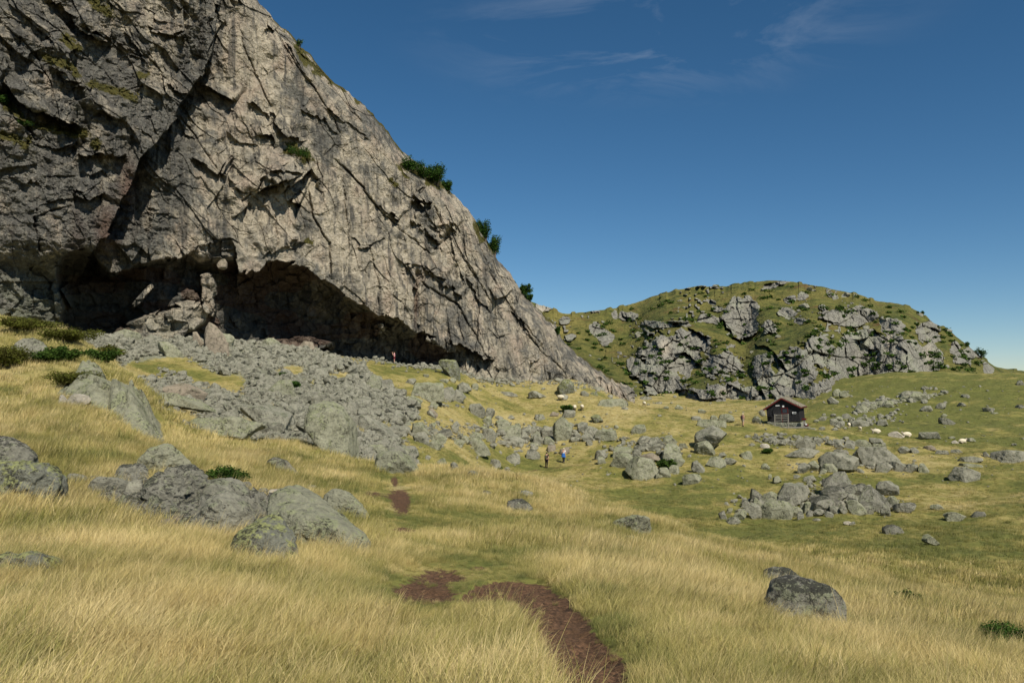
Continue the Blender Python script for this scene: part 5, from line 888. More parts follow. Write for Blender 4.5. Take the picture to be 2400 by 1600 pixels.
for i in range(380):
    x = hg.uniform(1320, 2290); top = np.interp(x, hx, hs); y = top + 10 + hg.random() * (930 - top); SP.append(hill_pt(x, y))
Pl = []
for q in SP:
    s_ = q.y / F; m_ = 60; r_ = hg.uniform(3, 9) * s_; a = hg.normal(size=(m_, 3)) * np.array([r_ * .6, r_ * .6, r_ * .28]); Pl.append(a + np.array(q) + np.array([0, -.3, r_ * .2]))
o = leaves('hill_scrub', np.vstack(Pl), .42, LEAF_J, None, .6, 9); tag(o, 'low green juniper and willow scrub dotted over the far hill', 'scrub', kind='stuff')

# ------------------------------------------------------------------ grass
TUFTS = bpy.data.collections.new('tuft_shapes')
def tuft(name, nb, rad, h0, h1, wd, seg, lean, seed, sp_=.18):
    rg = np.random.default_rng(seed); V = []; FC = []; HG = []; BL = []; b = 0
    for i in range(nb):
        a = rg.uniform(0, 6.28); r_ = rad * math.sqrt(rg.random()); bx, by = r_ * math.cos(a), r_ * math.sin(a); L = rg.uniform(h0, h1); da = rg.normal(0, 1.0); ln_ = lean * rg.uniform(.5, 1.25); dx, dy = math.cos(da), math.sin(da)
        sa = rg.uniform(0, 3.14); sx, sy = math.cos(sa), math.sin(sa); bl = rg.random(); stalk = rg.random() < sp_; ww = wd * (0.6 if stalk else rg.uniform(.7, 1.3)); L *= 1.3 if stalk else 1
        x, y, z = bx, by, -.02; ang = rg.uniform(.02, .25)
        for k_ in range(seg + 1):
            t = k_ / seg; w2 = ww * (1 - t ** 1.6) + .0002
            if stalk and t > .7: w2 = ww * 1.6 * (1.05 - t)
            V += [(x - sx * w2, y - sy * w2, z), (x + sx * w2, y + sy * w2, z)]; HG += [t, t]; BL += [bl, bl]
            st_ = L / seg; aa = ang + ln_ * t ** .9; x += dx * math.sin(aa) * st_; y += dy * math.sin(aa) * st_; z += math.cos(aa) * st_
        for k_ in range(seg): q = b + k_ * 2; FC.append((q, q + 1, q + 3, q + 2))
        b += (seg + 1) * 2
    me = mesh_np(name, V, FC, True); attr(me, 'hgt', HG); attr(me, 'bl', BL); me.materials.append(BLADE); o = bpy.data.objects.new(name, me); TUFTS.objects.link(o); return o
for i in range(8): tuft('tuft_a%d' % i, 95, .15, .07, .26, .0021, 4, 1.0 + .5 * (i % 3), i)
for i in range(5): tuft('tuft_b%d' % i, 46, .17, .09, .28, .0040, 3, .8 + .4 * (i % 3), 50 + i)
for i in range(5): tuft('tuft_c%d' % i, 26, .30, .10, .30, .011, 2, .9, 80 + i)
for i in range(4): tuft('tuft_d%d' % i, 9, .2, .26, .40, .0022, 5, .7, 120 + i, 1.0)
GR = np.random.default_rng(21)
def scatter(n, r0, r1, az0, az1, idx0, idxn, s0, s1, pw=1.0):
    u = GR.random(n); r_ = (r0 ** (2 - pw) + u * (r1 ** (2 - pw) - r0 ** (2 - pw))) ** (1 / (2 - pw)); a_ = GR.uniform(az0, az1, n); X_, Y_ = r_ * np.sin(a_), r_ * np.cos(a_); kc = n // 7; ci_ = GR.integers(0, kc, n); cl = GR.random(n) < .6; off = GR.normal(0, 1, (n, 2)) * (.10 + .012 * r_)[:, None]; X_ = np.where(cl, X_[ci_] + off[:, 0], X_); Y_ = np.where(cl, Y_[ci_] + off[:, 1], Y_); r_ = np.hypot(X_, Y_); z_ = Z(X_, Y_)
    g_, d_, st_, he_ = fields(X_, Y_, z_); P_ = np.stack([X_, Y_, z_ - np.clip(d_, 0, 1) * .06], 1); px, py = project(P_)
    hgt = 1.0 - .45 * np.clip(g_ * 1.3 - .35, 0, 1) + .35 * fbm(X_ / .9, Y_ / .9, 61, 3) + np.where(cl, .12, -.12); dens = 1 - .25 * sst(.5, .9, g_)
    ok = (GR.random(n) < dens) & (GR.random(n) > sst(.15, .8, d_) * .97) & (GR.random(n) > st_ * 1.15) & (GR.random(n) > he_ * .8) & (px > -160) & (px < 2560) & (py > 600) & (py < 1800)
    sh_ = blobs(px, py, [(1000, 1400, 130, 90, 1), (1130, 1330, 150, 50, .9), (1090, 1215, 200, 26, .8), (930, 1160, 60, 50, .8), (1180, 1400, 90, 50, .9), (1230, 1430, 40, 40, .8), (1270, 1500, 60, 60, .65), (1300, 1580, 50, 60, .5), (1410, 1560, 70, 90, .8), (960, 1250, 80, 20, .7), (1760, 1255, 200, 18, .6)]); hgt *= 1 - .72 * np.clip(sh_, 0, 1); hgt *= 1 - .5 * sst(.0, .2, d_) - .3 * sst(.2, .5, d_); hgt *= 1 - .35 * sst(40, 90, r_)
    sc = GR.uniform(s0, s1, n) * np.clip(hgt, .18, 1.4); rz = GR.normal(0, .55, n) + fbm(X_ / 1.6, Y_ / 1.6, 66, 2) * 1.6 + .25; idx = GR.integers(idx0, idx0 + idxn, n)
    g_ = np.clip(g_ + GR.normal(0, .2, n), 0, 1); return P_[ok], sc[ok], rz[ok], idx[ok], g_[ok]
parts = [scatter(2600, 3, 26, -.66, .66, 18, 4, .8, 1.2, .8), scatter(15000, 2.6, 13, -.66, .66, 0, 8, .85, 1.35, .75), scatter(24000, 12, 34, -.66, .66, 8, 5, 1.0, 1.5, .75), scatter(60000, 32, 125, -.62, .62, 13, 5, .8, 1.3, .9), scatter(14000, 120, 225, -.05, .62, 13, 5, 1.2, 1.8, .5)]
P_, sc, rz, idx, g_ = [np.concatenate(q) for q in zip(*parts)]
me = bpy.data.meshes.new('grass'); me.vertices.add(len(P_)); me.vertices.foreach_set('co', P_.astype(np.float32).ravel())
attr(me, 'scl', sc); attr(me, 'green', g_); attr(me, 'rz', rz); a = me.attributes.new('idx', 'INT', 'POINT'); a.data.foreach_set('value', idx.astype(np.int32))
go = link('grass', me); tag(go, 'tall straw and green grass covering the meadow', 'grass', kind='stuff')
ng = bpy.data.node_groups.new('grass_scatter', 'GeometryNodeTree'); ng.interface.new_socket('Geometry', in_out='INPUT', socket_type='NodeSocketGeometry'); ng.interface.new_socket('Geometry', in_out='OUTPUT', socket_type='NodeSocketGeometry')
gi = ng.nodes.new('NodeGroupInput'); gout = ng.nodes.new('NodeGroupOutput'); ip = ng.nodes.new('GeometryNodeInstanceOnPoints'); ci = ng.nodes.new('GeometryNodeCollectionInfo')
ci.inputs['Collection'].default_value = TUFTS; ci.inputs['Separate Children'].default_value = True; ci.inputs['Reset Children'].default_value = True
def nat(nm, dtp):
    n_ = ng.nodes.new('GeometryNodeInputNamedAttribute'); n_.data_type = dtp; n_.inputs['Name'].default_value = nm; return n_.outputs['Attribute']
cxyz = ng.nodes.new('ShaderNodeCombineXYZ'); ng.links.new(nat('rz', 'FLOAT'), cxyz.inputs[2]); ng.links.new(gi.outputs[0], ip.inputs['Points']); ng.links.new(ci.outputs[0], ip.inputs['Instance']); ip.inputs['Pick Instance'].default_value = True
ng.links.new(nat('idx', 'INT'), ip.inputs['Instance Index']); ng.links.new(cxyz.outputs[0], ip.inputs['Rotation']); ng.links.new(nat('scl', 'FLOAT'), ip.inputs['Scale']); ng.links.new(ip.outputs[0], gout.inputs[0])
md = go.modifiers.new('scatter', 'NODES'); md.node_group = ng
#PART3
# ------------------------------------------------------------------ the hut
WOODK = mat_flat('black_stained_boards', (0.030, 0.029, 0.030), .8, .45, 6); RED = mat_flat('red_paint', (0.12, 0.014, 0.013), .7, .25, 8); GREYW = mat_flat('weathered_wood', (0.27, 0.25, 0.21), .9, .3, 9)
WHITE = mat_flat('white_paint', (0.78, 0.78, 0.76), .6, .05); BLACK = mat_flat('black_cloth', (0.012, 0.012, 0.014), .9, .2); DRY = mat_flat('dry_stone', (0.30, 0.30, 0.23), .95, .5, 5); TURF = mat_flat('roof_turf', (0.20, 0.17, 0.12), .95, .5, 4)
def mat_glass():
    m = M('window_glass'); m.p.inputs['Base Color'].default_value = (0.03, 0.04, 0.06, 1); m.p.inputs['Roughness'].default_value = .08; m.p.inputs['Specular IOR Level'].default_value = .8; return m.m
GLASS = mat_glass()
class Bx:
    def __init__(s): s.bm = bmesh.new()
    def box(s, x0, x1, y0, y1, z0, z1, rot=None, bev=0.0):
        g_ = bmesh.ops.create_cube(s.bm, size=1.0); M_ = Matrix.Translation(((x0 + x1) / 2, (y0 + y1) / 2, (z0 + z1) / 2)) @ (rot or Matrix()) @ Matrix.Diagonal((x1 - x0, y1 - y0, z1 - z0, 1)); bmesh.ops.transform(s.bm, matrix=M_, verts=g_['verts'])
        return s
    def prism(s, pts, y0, y1):
        a = [s.bm.verts.new((x, y0, z)) for x, z in pts]; b = [s.bm.verts.new((x, y1, z)) for x, z in pts]; n = len(pts); s.bm.faces.new(a); s.bm.faces.new(b[::-1])
        for i in range(n): s.bm.faces.new((a[i], b[i], b[(i + 1) % n], a[(i + 1) % n]))
        return s
    def done(s, name, mat, parent=None, loc=None):
        bmesh.ops.recalc_face_normals(s.bm, faces=s.bm.faces); me = bpy.data.meshes.new(name); s.bm.to_mesh(me); s.bm.free(); me.materials.append(mat); return link(name, me, None, parent, loc)
hl = hit(1838, 1001); haz = math.atan2(hl.x, hl.y)
hut = empty('hut', hl); hut.rotation_euler = (Matrix.Rotation(-haz - R(9), 4, 'Z') @ Matrix.Rotation(R(-4.0), 4, 'Y')).to_euler()
tag(hut, 'small black timber hut with red roof edges standing on a dry stone base', 'hut')
WB, WE, WR, DPT = .70, 2.72, 4.0, 4.6
b = Bx().prism([(-2.2, WB), (2.2, WB), (2.2, WE), (0, WR), (-2.2, WE)], 0, DPT); b.done('wall', WOODK, hut)
b = Bx()
for i in range(23):
    x = -2.14 + i * .195; z = WE + (WR - WE) * (1 - abs(x) / 2.2) - .04; b.box(x - .03, x + .03, -.035, -.002, WB, z)
for i in range(22): b.box(2.203, 2.235, .1 + i * .21, .16 + i * .21, WB, WE - .02)
b.done('battens', WOODK, hut)
sl = math.atan2(WR - WE, 2.2)
def roof_side(sg, th0, th1, x0, x1, y0, y1, b):
    L0 = x0 / math.cos(sl); L1 = x1 / math.cos(sl); cxm = (L0 + L1) / 2; zc = (th0 + th1) / 2
    px_ = sg * (cxm * math.cos(sl) + zc * math.sin(sl)); pz_ = WR - cxm * math.sin(sl) + zc * math.cos(sl); rt = Matrix.Rotation(sg * sl, 4, 'Y')
    g_ = bmesh.ops.create_cube(b.bm, size=1.0); bmesh.ops.transform(b.bm, matrix=Matrix.Translation((px_, (y0 + y1) / 2, pz_)) @ rt @ Matrix.Diagonal((L1 - L0, y1 - y0, th1 - th0, 1)), verts=g_['verts'])
for sg in (-1, 1):
    b = Bx(); roof_side(sg, .02, .12, -.02, 2.55, -.30, DPT + .3, b); rf = b.done('roof', GREYW, hut)
    b = Bx(); roof_side(sg, .123, .21, .0, 2.5, -.26, DPT + .26, b); b.done('turf', TURF, rf)
    b = Bx(); roof_side(sg, -.05, .11, -.03 if sg > 0 else .0, 2.58, -.345, -.305, b); b.done('bargeboard', RED, hut)
    b = Bx(); roof_side(sg, .02, .2, 2.56, 2.60, -.30, DPT + .3, b); b.done('eave_board', RED, hut)
rr_ = random.Random(2); b = Bx()
for i in range(26):
    sg = rr_.choice((-1, 1)); x = rr_.uniform(.2, 2.35); y = rr_.uniform(-.2, .5); z = WR - x * math.tan(sl) + .28; q = rr_.uniform(.05, .11); b.box(sg * x - q, sg * x + q, y - q, y + q, z - q * .6, z + q * .6, Matrix.Rotation(rr_.uniform(0, 3), 4, 'Z') @ Matrix.Rotation(sg * sl, 4, 'Y'))
b.done('roof_stones', DRY, hut)
b = Bx(); b.box(-.08, .66, -.07, -.037, WB, 2.58); dr = b.done('door', WOODK, hut)
b = Bx(); b.box(-.15, -.08, -.085, -.037, WB, 2.65); b.box(.66, .73, -.085, -.037, WB, 2.65); b.box(-.15, .73, -.09, -.037, 2.65, 2.72); b.box(-.08, .66, -.095, -.072, 1.85, 1.93); b.done('door_frame', RED, hut)
b = Bx(); b.box(.0, .58, -.085, -.072, 1.98, 2.5); b.done('pane', GLASS, dr)
b = Bx(); b.box(-1.35, -.2, -.09, -.037, 1.78, 2.5); b.box(-1.35, -.2, -.11, -.091, 2.42, 2.5); b.done('shutter', WOODK, hut)
b = Bx(); b.box(-.90, -.36, -.065, -.037, 3.0, 3.11); b.done('name_board', WHITE, hut)
b = Bx(); b.box(.02, .26, -.075, -.037, 2.80, 3.03); b.done('notice_board', WHITE, hut)
b = Bx(); b.box(-.98, -.8, -.07, -.037, 1.70, 1.75); b.done('wall_label', WHITE, hut)
b = Bx()
for i in range(4): b.box(1.35 + i * .13, 1.375 + i * .13, -.12, -.037, 1.72 + .08 * (i % 2), 1.98)
b.box(1.3, 1.8, -.1, -.037, 1.98, 2.03); b.box(1.28, 1.40, -.14, -.101, 1.85, 2.06); b.done('tool_rack', WHITE, hut)
bm = bmesh.new()
for k_ in range(3):
    g_ = bmesh.ops.create_uvsphere(bm, u_segments=12, v_segments=8, radius=.2); bmesh.ops.transform(bm, matrix=Matrix.Translation(((-1.85, -.16, 1.62), (-1.6, -.18, 1.55), (-1.75, -.17, 1.8))[k_]) @ Matrix.Diagonal((1.1 - .2 * k_, .6, .7 + .1 * k_, 1)), verts=g_['verts'])
me = bpy.data.meshes.new('hanging_bundle'); bm.to_mesh(me); bm.free(); link('hanging_bundle', me, BLACK, hut)
def ground_thing(name, lx, ly, label, cat, group=None):
    """an Empty on the meadow at a point of the hut's plan"""
    rz = -haz - R(9); p_ = Vector((hl.x + lx * math.cos(rz) - ly * math.sin(rz), hl.y + lx * math.sin(rz) + ly * math.cos(rz), 0)); p_.z = float(Z(p_.x, p_.y)); e = empty(name, p_, rz); return tag(e, label, cat, group)
hz = hl.z
b = Bx(); rng_ = random.Random(8); bmr = []
for L_, y0 in ((2.25, -.05), (2.25, DPT)):
    for row in range(5):
        x = -L_
        while x < L_:
            w_ = rng_.uniform(.25, .6); z = row * .145 - .05; b.box(x, min(x + w_ * .94, L_), y0 - rng_.uniform(.02, .12), y0 + .32, z, z + rng_.uniform(.10, .14), Matrix.Rotation(rng_.uniform(-.06, .06), 4, 'Y')); x += w_
for row in range(5):
    for sx in (-2.25, 1.95):
        y = .3
        while y < DPT: w_ = rng_.uniform(.3, .6); z = row * .145 - .05; b.box(sx, sx + .3 + rng_.uniform(0, .08), y, y + w_ * .93, z, z + .12); y += w_
bmesh.ops.bevel(b.bm, geom=b.bm.edges[:], offset=.025, segments=1, affect='EDGES'); sb_ = b.done('stone_base', DRY, hut); sb_.rotation_euler = (hut.rotation_euler.to_matrix().inverted() @ Matrix.Rotation(-haz - R(9), 3, 'Z')).to_euler()
rl = ground_thing('railing', -.1, -1.15, 'grey wooden railing in front of the hut door', 'railing'); rl.location.z = hz + .12
for sx in (-.95, .85): Bx().box(sx - .06, sx + .06, -.05, .05, 0, 1.72 + .1 * (sx > 0)).done('post', GREYW, rl)
for z in (.85, 1.18, 1.42, 1.66): Bx().box(-.885, .785, -.03, .02, z - .035, z + .035, Matrix.Rotation(R(-3.5), 4, 'Y')).done('rail', GREYW, rl)
Bx().box(-.1, -.03, -.06, -.032, .9, 1.7).done('baluster', GREYW, rl)
pf = ground_thing('platform', .9, -1.2, 'long grey plank platform along the front of the hut', 'platform'); pf.location.z = hz + .02; pf.rotation_euler = (0, R(-2.5), -haz - R(9))
b = Bx()
for i in range(7): b.box(-2.7, 2.7, -.75 + i * .2, -.57 + i * .2, .02, .07)
b.done('planks', GREYW, pf); Bx().box(-2.7, 2.7, -.79, -.755, -.08, .075).done('edge_beam', GREYW, pf)
for x in (.6, 1.4, 2.1, 2.55): Bx().box(x, x + .09, -.7, -.6, -.55, .018).done('leg', GREYW, pf)
for k_, (x, z, w_) in enumerate(((3.75, .0, 1.0), (3.95, -.17, 1.1), (4.1, -.34, .9))):
    e = ground_thing('stone_step', x, -1.3, ('upper', 'middle', 'lowest')[k_] + ' flat stone step at the right end of the plank platform', 'stone step'); e.location.z = hz + z - .1; Bx().box(-w_ / 2, w_ / 2, -.35, .35, 0, .13, Matrix.Rotation(.15 * k_, 4, 'Z')).done('slab', DRY, e)
e = ground_thing('post', 2.75, -.5, 'grey post with a dark red box at the right corner of the hut', 'post'); e.location.z = hz - .3; Bx().box(-.13, .13, -.12, .12, 0, 1.4).done('stake', GREYW, e); Bx().box(-.28, .28, -.2, .2, 1.402, 1.62).done('box', RED, e)
e = ground_thing('rucksack', 3.1, -1.0, 'red and white rucksack lying on the right end of the plank platform', 'rucksack'); e.location.z = hz + .22
bm = bmesh.new(); bmesh.ops.create_icosphere(bm, subdivisions=3, radius=.28); bmesh.ops.scale(bm, vec=(1.1, .7, .75), verts=bm.verts); me = bpy.data.meshes.new('bag'); bm.to_mesh(me); bm.free(); link('bag', me, RED, e, (0, 0, .18)); Bx().box(-.12, .12, -.21, -.17, .2, .42).done('pocket', WHITE, e)
# ------------------------------------------------------------------ people
def skinned(name, J, E_, mat, parent, sub=1, root=None):
    """one continuous body: J name -> (x, y, z, radius), E_ pairs"""
    me = bpy.data.meshes.new(name); keys = list(J); bm = bmesh.new(); lay = bm.verts.layers.skin.verify(); vs = {}
    for k_ in keys:
        x, y, z, r_ = J[k_]; v_ = bm.verts.new((x, y, z)); v_[lay].radius = (r_, r_); v_[lay].use_root = (k_ == (root or keys[0])); vs[k_] = v_
    for a, b_ in E_: bm.edges.new((vs[a], vs[b_]))
    bm.to_mesh(me); bm.free(); o = bpy.data.objects.new(name, me); COL.objects.link(o); o.modifiers.new('skin', 'SKIN'); q = o.modifiers.new('sub', 'SUBSURF'); q.levels = sub; q.render_levels = sub
    dg = bpy.context.evaluated_depsgraph_get(); m2 = bpy.data.meshes.new_from_object(o.evaluated_get(dg)); bpy.data.objects.remove(o); bpy.data.meshes.remove(me); m2.name = name
    m2.polygons.foreach_set('use_smooth', np.ones(len(m2.polygons), bool)); m2.materials.clear(); m2.materials.append(mat); return link(name, m2, None, parent)
def ball(name, c, r_, mat, parent):
    bm = bmesh.new(); bmesh.ops.create_uvsphere(bm, u_segments=14, v_segments=10, radius=1.0); bmesh.ops.transform(bm, matrix=Matrix.Translation(c) @ Matrix.Diagonal((*r_, 1)), verts=bm.verts); me = bpy.data.meshes.new(name); bm.to_mesh(me); bm.free()
    me.polygons.foreach_set('use_smooth', np.ones(len(me.polygons), bool)); return link(name, me, mat, parent)
SKIN = mat_flat('skin', (0.52, 0.30, 0.21), .6, .06)
def person(loc, heading, label, top, bottom, hair, pose, shoes, extra=None):
    """heading: direction faced, from +X; local frame faces +x, left is +y"""
    e = empty('person', loc, heading); tag(e, label, 'person'); p_ = dict(lean=.0, legs=((.0, .0), (.0, .0)), arms=((.06, 0, .95), (.06, 0, .95))); p_.update(pose); ln_ = p_['lean']
    J = {}; E_ = []
    J['pelvis'] = (0, 0, .95, .135); J['spine'] = (ln_ * .3, 0, 1.13, .12); J['chest'] = (ln_ * .7, 0, 1.33, .145); J['neck'] = (ln_, 0, 1.49, .055); J['skull'] = (ln_ + .02, 0, 1.60, .088); J['crown'] = (ln_ + .01, 0, 1.69, .075); J['nose'] = (ln_ + .125, 0, 1.60, .012); E_ += [('pelvis', 'spine'), ('spine', 'chest'), ('chest', 'neck'), ('neck', 'skull'), ('skull', 'crown'), ('skull', 'nose')]
    for s_, n_, (fx, kx) in ((1, 'l', p_['legs'][0]), (-1, 'r', p_['legs'][1])):
        J[n_ + 'hip'] = (0, s_ * .1, .88, .095); J[n_ + 'knee'] = (kx, s_ * .11, .49, .062); J[n_ + 'ankle'] = (fx, s_ * .11, .09, .042); J[n_ + 'toe'] = (fx + .17, s_ * .13, .04, .038)
        E_ += [('pelvis', n_ + 'hip'), (n_ + 'hip', n_ + 'knee'), (n_ + 'knee', n_ + 'ankle'), (n_ + 'ankle', n_ + 'toe')]
    for s_, n_, (ex, hx_, hz_) in ((1, 'l', p_['arms'][0]), (-1, 'r', p_['arms'][1])):
        J[n_ + 'sh'] = (ln_ * .95, s_ * .19, 1.42, .058); ez = 1.14 if hz_ < 1.3 else 1.22; J[n_ + 'elbow'] = (ex, s_ * .25, ez, .042); J[n_ + 'wrist'] = (hx_, s_ * (.22 if hz_ < 1.3 else .08), hz_ - .04, .028)
        wx_, wy_, wz_ = J[n_ + 'wrist'][:3]; dn = -1 if hz_ < 1.3 else 1; J[n_ + 'palm'] = (wx_ + .02, wy_, wz_ + dn * .06, .03); E_ += [('chest', n_ + 'sh'), (n_ + 'sh', n_ + 'elbow'), (n_ + 'elbow', n_ + 'wrist'), (n_ + 'wrist', n_ + 'palm')]
        for f_ in range(5):
            th_ = f_ == 0; fx_ = wx_ + (.05 if th_ else .0 + .014 * f_ - .02); z1 = wz_ + dn * (.07 if th_ else .12); z2 = z1 + dn * (.025 if th_ else (.03, .045, .05, .044, .03)[f_]); J[f'{n_}f{f_}a'] = (fx_, wy_ + .004 * f_, z1, .009); J[f'{n_}f{f_}b'] = (fx_ + .012, wy_ - s_ * .01, z2, .008); E_ += [(n_ + 'palm', f'{n_}f{f_}a'), (f'{n_}f{f_}a', f'{n_}f{f_}b')]
    skinned('body', J, E_, SKIN, e, 2)
    def gro(keys, k_, edges, name, mat, repl=None):
        JJ = {q: (*J[q][:3], J[q][3] * k_ + .006) for q in keys}; JJ.update(repl or {}); skinned(name, JJ, edges, mat, e, 1)
    mid = lambda a, b_, t, r_: tuple(J[a][i] * (1 - t) + J[b_][i] * t for i in range(3)) + (r_,)
    if top: gro(['chest', 'spine', 'pelvis', 'lsh', 'rsh'], 1.12, [('chest', 'spine'), ('spine', 'pelvis'), ('chest', 'lsh'), ('chest', 'rsh'), ('lsh', 'ls'), ('rsh', 'rs')], 'shirt', top, {'ls': mid('lsh', 'lelbow', .55, .06), 'rs': mid('rsh', 'relbow', .55, .06), 'pelvis': (0, 0, .99, .135)})
    long_ = bottom[1]
    ks = ['pelvis', 'lhip', 'rhip', 'lknee', 'rknee'] + (['lankle', 'rankle'] if long_ else []); ee = [('pelvis', 'lhip'), ('pelvis', 'rhip'), ('lhip', 'lknee'), ('rhip', 'rknee')] + ([('lknee', 'lankle'), ('rknee', 'rankle')] if long_ else []); rp = {} if long_ else {'lknee': mid('lhip', 'lknee', .8, .09), 'rknee': mid('rhip', 'rknee', .8, .09)}
    gro(ks, 1.14, ee, 'trousers' if long_ else 'shorts', bottom[0], rp)
    for n_ in 'lr':
        a_ = J[n_ + 'ankle']; ball('boot', (a_[0] + .06, a_[1], a_[2] - .03), (.15, .058, .062), shoes, e)
    hc = (ln_ - .005, 0, 1.655); ball('hair' if hair[1] == 'hair' else 'hat', hc, (.108, .095, .088), hair[0], e)
    if hair[1] == 'hat': ball('brim', (hc[0] + .02, 0, 1.655), (.19, .17, .015), hair[0], e)
    if extra: extra(e, ln_)
    return e
NAVY = mat_flat('navy_cloth', (0.015, 0.02, 0.035), .9); BLUE = mat_flat('blue_jacket', (0.03, 0.13, 0.42), .8); LGT = mat_flat('pale_cloth', (0.55, 0.55, 0.52), .9); PINK = mat_flat('pink_shirt', (0.80, 0.38, 0.46), .9); MAR = mat_flat('maroon_shorts', (0.14, 0.012, 0.03), .9); DK = mat_flat('dark_clothes', (0.014, 0.010, 0.013), .9); HAIRB = mat_flat('dark_hair', (0.03, 0.02, 0.012), .8); HAIRL = mat_flat('blond_hair', (0.55, 0.42, 0.22), .8); STRAW = mat_flat('cream_hat', (0.72, 0.62, 0.42), .9); PACK = mat_flat('olive_pack', (0.09, 0.085, 0.055), .9); PLUM = mat_flat('plum_pack', (0.08, 0.045, 0.05), .9); BEIGE = mat_flat('beige_shorts', (0.48, 0.40, 0.32), .9)
def pack(mat, k_=1.0, z=1.22):
    def f(e, ln_):
        bm = bmesh.new(); g_ = bmesh.ops.create_cube(bm, size=1.0); bmesh.ops.transform(bm, matrix=Matrix.Translation((ln_ * .5 - .24, 0, z)) @ Matrix.Diagonal((.24 * k_, .34 * k_, .5 * k_, 1)), verts=bm.verts); bmesh.ops.bevel(bm, geom=bm.edges[:], offset=.07, segments=3, affect='EDGES'); me = bpy.data.meshes.new('backpack'); bm.to_mesh(me); bm.free(); bp_ = link('backpack', me, mat)
        bp_.location = e.location; bp_.rotation_euler = e.rotation_euler; tag(bp_, e['label'].split(' ')[0] and PKL[0], 'backpack')
        for s_ in (-1, 1): tube_mesh('strap', [[((ln_ * .5 - .16, s_ * .13, z + .2), .022), ((ln_ - .02, s_ * .14, 1.5), .022), ((ln_ + .14, s_ * .14, 1.38), .022), ((ln_ + .1, s_ * .15, 1.2), .02), ((ln_ * .5 - .16, s_ * .15, z - .15), .02)]], mat, bp_)
    return f
PKL = ['']
g1 = hit(1281, 1096, 50); PKL[0] = 'small olive backpack worn by the dark-clothed hiker'
person(g1, R(60), 'hiker in dark clothes with a backpack, left of the two on the meadow path', DK, (DK, True), (HAIRB, 'hair'), dict(lean=.05, legs=((-.05, .04), (-.12, -.02)), arms=((.05, .12, .95), (-.03, .06, .92))), BLACK, pack(PACK, .85))
g2 = hit(1321, 1085, 50)
def jacket(e, ln_):
    bm = bmesh.new(); bmesh.ops.create_cone(bm, cap_ends=True, segments=16, radius1=.27, radius2=.19, depth=.42); bmesh.ops.transform(bm, matrix=Matrix.Translation((-.05, 0, .92)) @ Matrix.Diagonal((.75, 1.0, 1, 1)), verts=bm.verts); me = bpy.data.meshes.new('tied_jacket'); bm.to_mesh(me); bm.free(); link('tied_jacket', me, BLUE, e)
person(g2, R(75), 'striding hiker with a blue jacket tied at the waist, right of the two', LGT, (NAVY, True), (STRAW, 'hat'), dict(lean=.08, legs=((.30, .22), (-.30, -.12)), arms=((.1, .2, 1.0), (-.1, -.12, .98))), BLACK, jacket)
g3 = hit(1741, 999, 50); PKL[0] = 'plum backpack on the bare-shouldered hiker near the hut'
person(g3, R(40), 'person in a cream hat and beige shorts standing left of the hut', None, (BEIGE, False), (STRAW, 'hat'), dict(lean=.04, legs=((.06, .03), (-.08, -.02)), arms=((.12, .3, 1.2), (.05, .1, .95))), DK, pack(PLUM, 1.0, 1.18))
g4 = hit(924, 851, 60)
person(g4, R(200), 'person in a pink shirt and maroon shorts photographing at the cave edge', PINK, (MAR, False), (HAIRB, 'hair'), dict(lean=.0, legs=((.04, .02), (-.05, -.02)), arms=((.18, .3, 1.55), (.2, .32, 1.56))), BLACK)
cam_o = Bx().box(-.03, .03, -.08, .08, -.05, .05).done('camera_body', BLACK); cam_o.location = g4 + Vector((-.36, -.12, 1.6)); cam_o.name = 'hand_camera'; tag(cam_o, 'small black camera held up by the person in pink', 'camera')
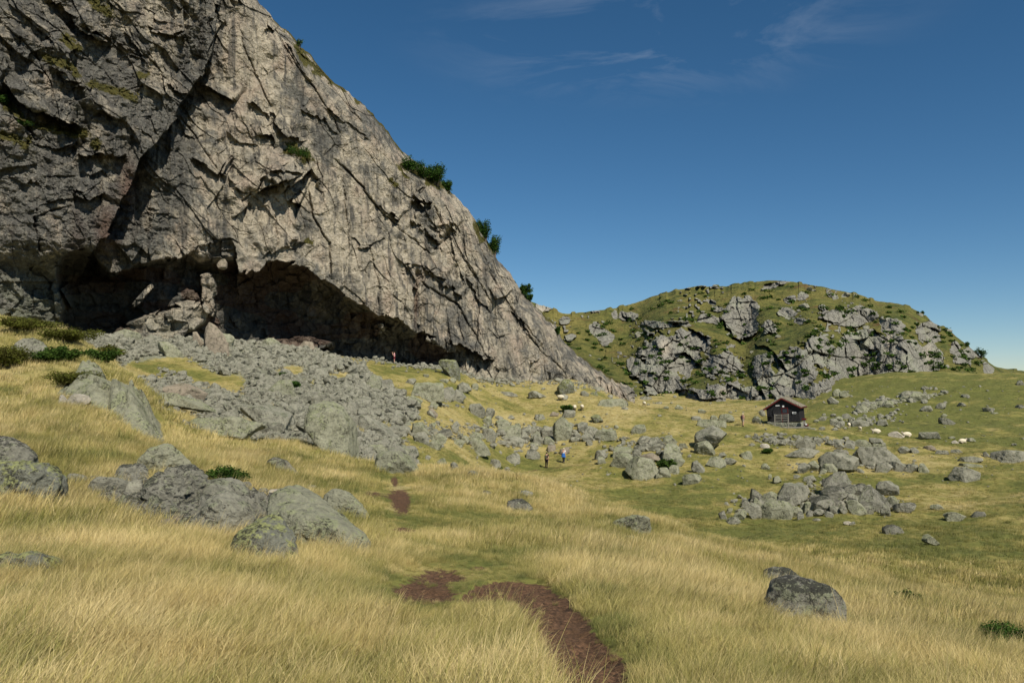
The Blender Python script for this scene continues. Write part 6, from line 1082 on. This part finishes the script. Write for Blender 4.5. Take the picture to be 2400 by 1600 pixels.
# ------------------------------------------------------------------ sheep
WOOL = mat_flat('wool', (0.68, 0.60, 0.44), .95, .15, 9); SHD = mat_flat('sheep_skin', (0.10, 0.08, 0.065), .9); PALE = mat_flat('pale_sheep_skin', (0.6, 0.5, 0.4), .9)
def sheep(px, by, heading, label, graze=True, lying=False, k_=1.0, dark=True):
    e = empty('sheep', hit(px, by, 50), heading); e.scale = (k_,) * 3; tag(e, label, 'sheep'); z0 = .62 if not lying else .3; sk_ = SHD if dark else PALE
    J = {'mid': (0, 0, z0, .17), 'rump': (-.32, 0, z0 + .01, .15), 'breast': (.32, 0, z0, .16), 'neck': (.5, 0, z0 + (.02 if graze else .18), .085), 'head': (.62, 0, z0 - (.28 if graze else -.28), .07), 'muzzle': (.72, 0, z0 - (.42 if graze else -.2), .04)}
    E_ = [('mid', 'rump'), ('mid', 'breast'), ('breast', 'neck'), ('neck', 'head'), ('head', 'muzzle')]
    for s_, n_ in ((1, 'l'), (-1, 'r')):
        if lying:
            J['f' + n_] = (.42, s_ * .14, .1, .04); J['f2' + n_] = (.48, s_ * .12, .05, .03); J['b' + n_] = (-.25, s_ * .2, .12, .06); J['b2' + n_] = (-.05, s_ * .22, .05, .03); E_ += [('breast', 'f' + n_), ('f' + n_, 'f2' + n_), ('rump', 'b' + n_), ('b' + n_, 'b2' + n_)]
        else:
            J['fk' + n_] = (.30, s_ * .11, .30, .036); J['ff' + n_] = (.30, s_ * .11, .03, .026); J['bk' + n_] = (-.24, s_ * .12, .42, .06); J['bh' + n_] = (-.40, s_ * .12, .26, .032); J['bf' + n_] = (-.36, s_ * .12, .03, .026)
            E_ += [('breast', 'fk' + n_), ('fk' + n_, 'ff' + n_), ('rump', 'bk' + n_), ('bk' + n_, 'bh' + n_), ('bh' + n_, 'bf' + n_)]
        h_ = J['head']; J['ear' + n_] = (h_[0] - .02, s_ * .12, h_[2] + .05, .02); E_.append(('head', 'ear' + n_))
    skinned('body', J, E_, sk_, e, 1)
    d_, f_ = ICO[4]; V = d_ * np.array([.52, .27, .29]); V = V + d_ * (fbm3(V * 9, 5, 3)[:, None] * .03); V[:, 2] += z0 + .02; link('fleece', mesh_np('fleece', V, f_, True), WOOL, e); ball('tail', (-.52, 0, z0 - .02), (.05, .05, .12), WOOL, e)
sheep(1314, 940, R(165), 'cream sheep walking left, highest of the three beside the dark bush', False)
sheep(1347, 964, R(80), 'cream sheep seen from behind, nearest to the dark bush')
sheep(1364, 963, R(95), 'cream sheep seen from behind, right of the one by the bush')
sheep(1510, 953, R(100), 'lone pinkish sheep near the meadow crest under the far rocks', k_=.9)
sheep(1990, 1004, R(70), 'cream sheep among the rocks right of the hut', k_=.95, dark=False)
sheep(2016, 1011, R(90), 'small cream sheep on the flat, second right of the hut', k_=.75, dark=False)
sheep(2054, 1016, R(170), 'cream sheep lying on the flat right of the hut', False, True, 1.1, False)
sheep(2126, 1024, R(185), 'white sheep lying against the right end of a flat pale slab', False, True, 1.2, False)
sheep(2256, 1039, R(10), 'cream sheep lying far to the right among small stones', False, True, 1.0, False)
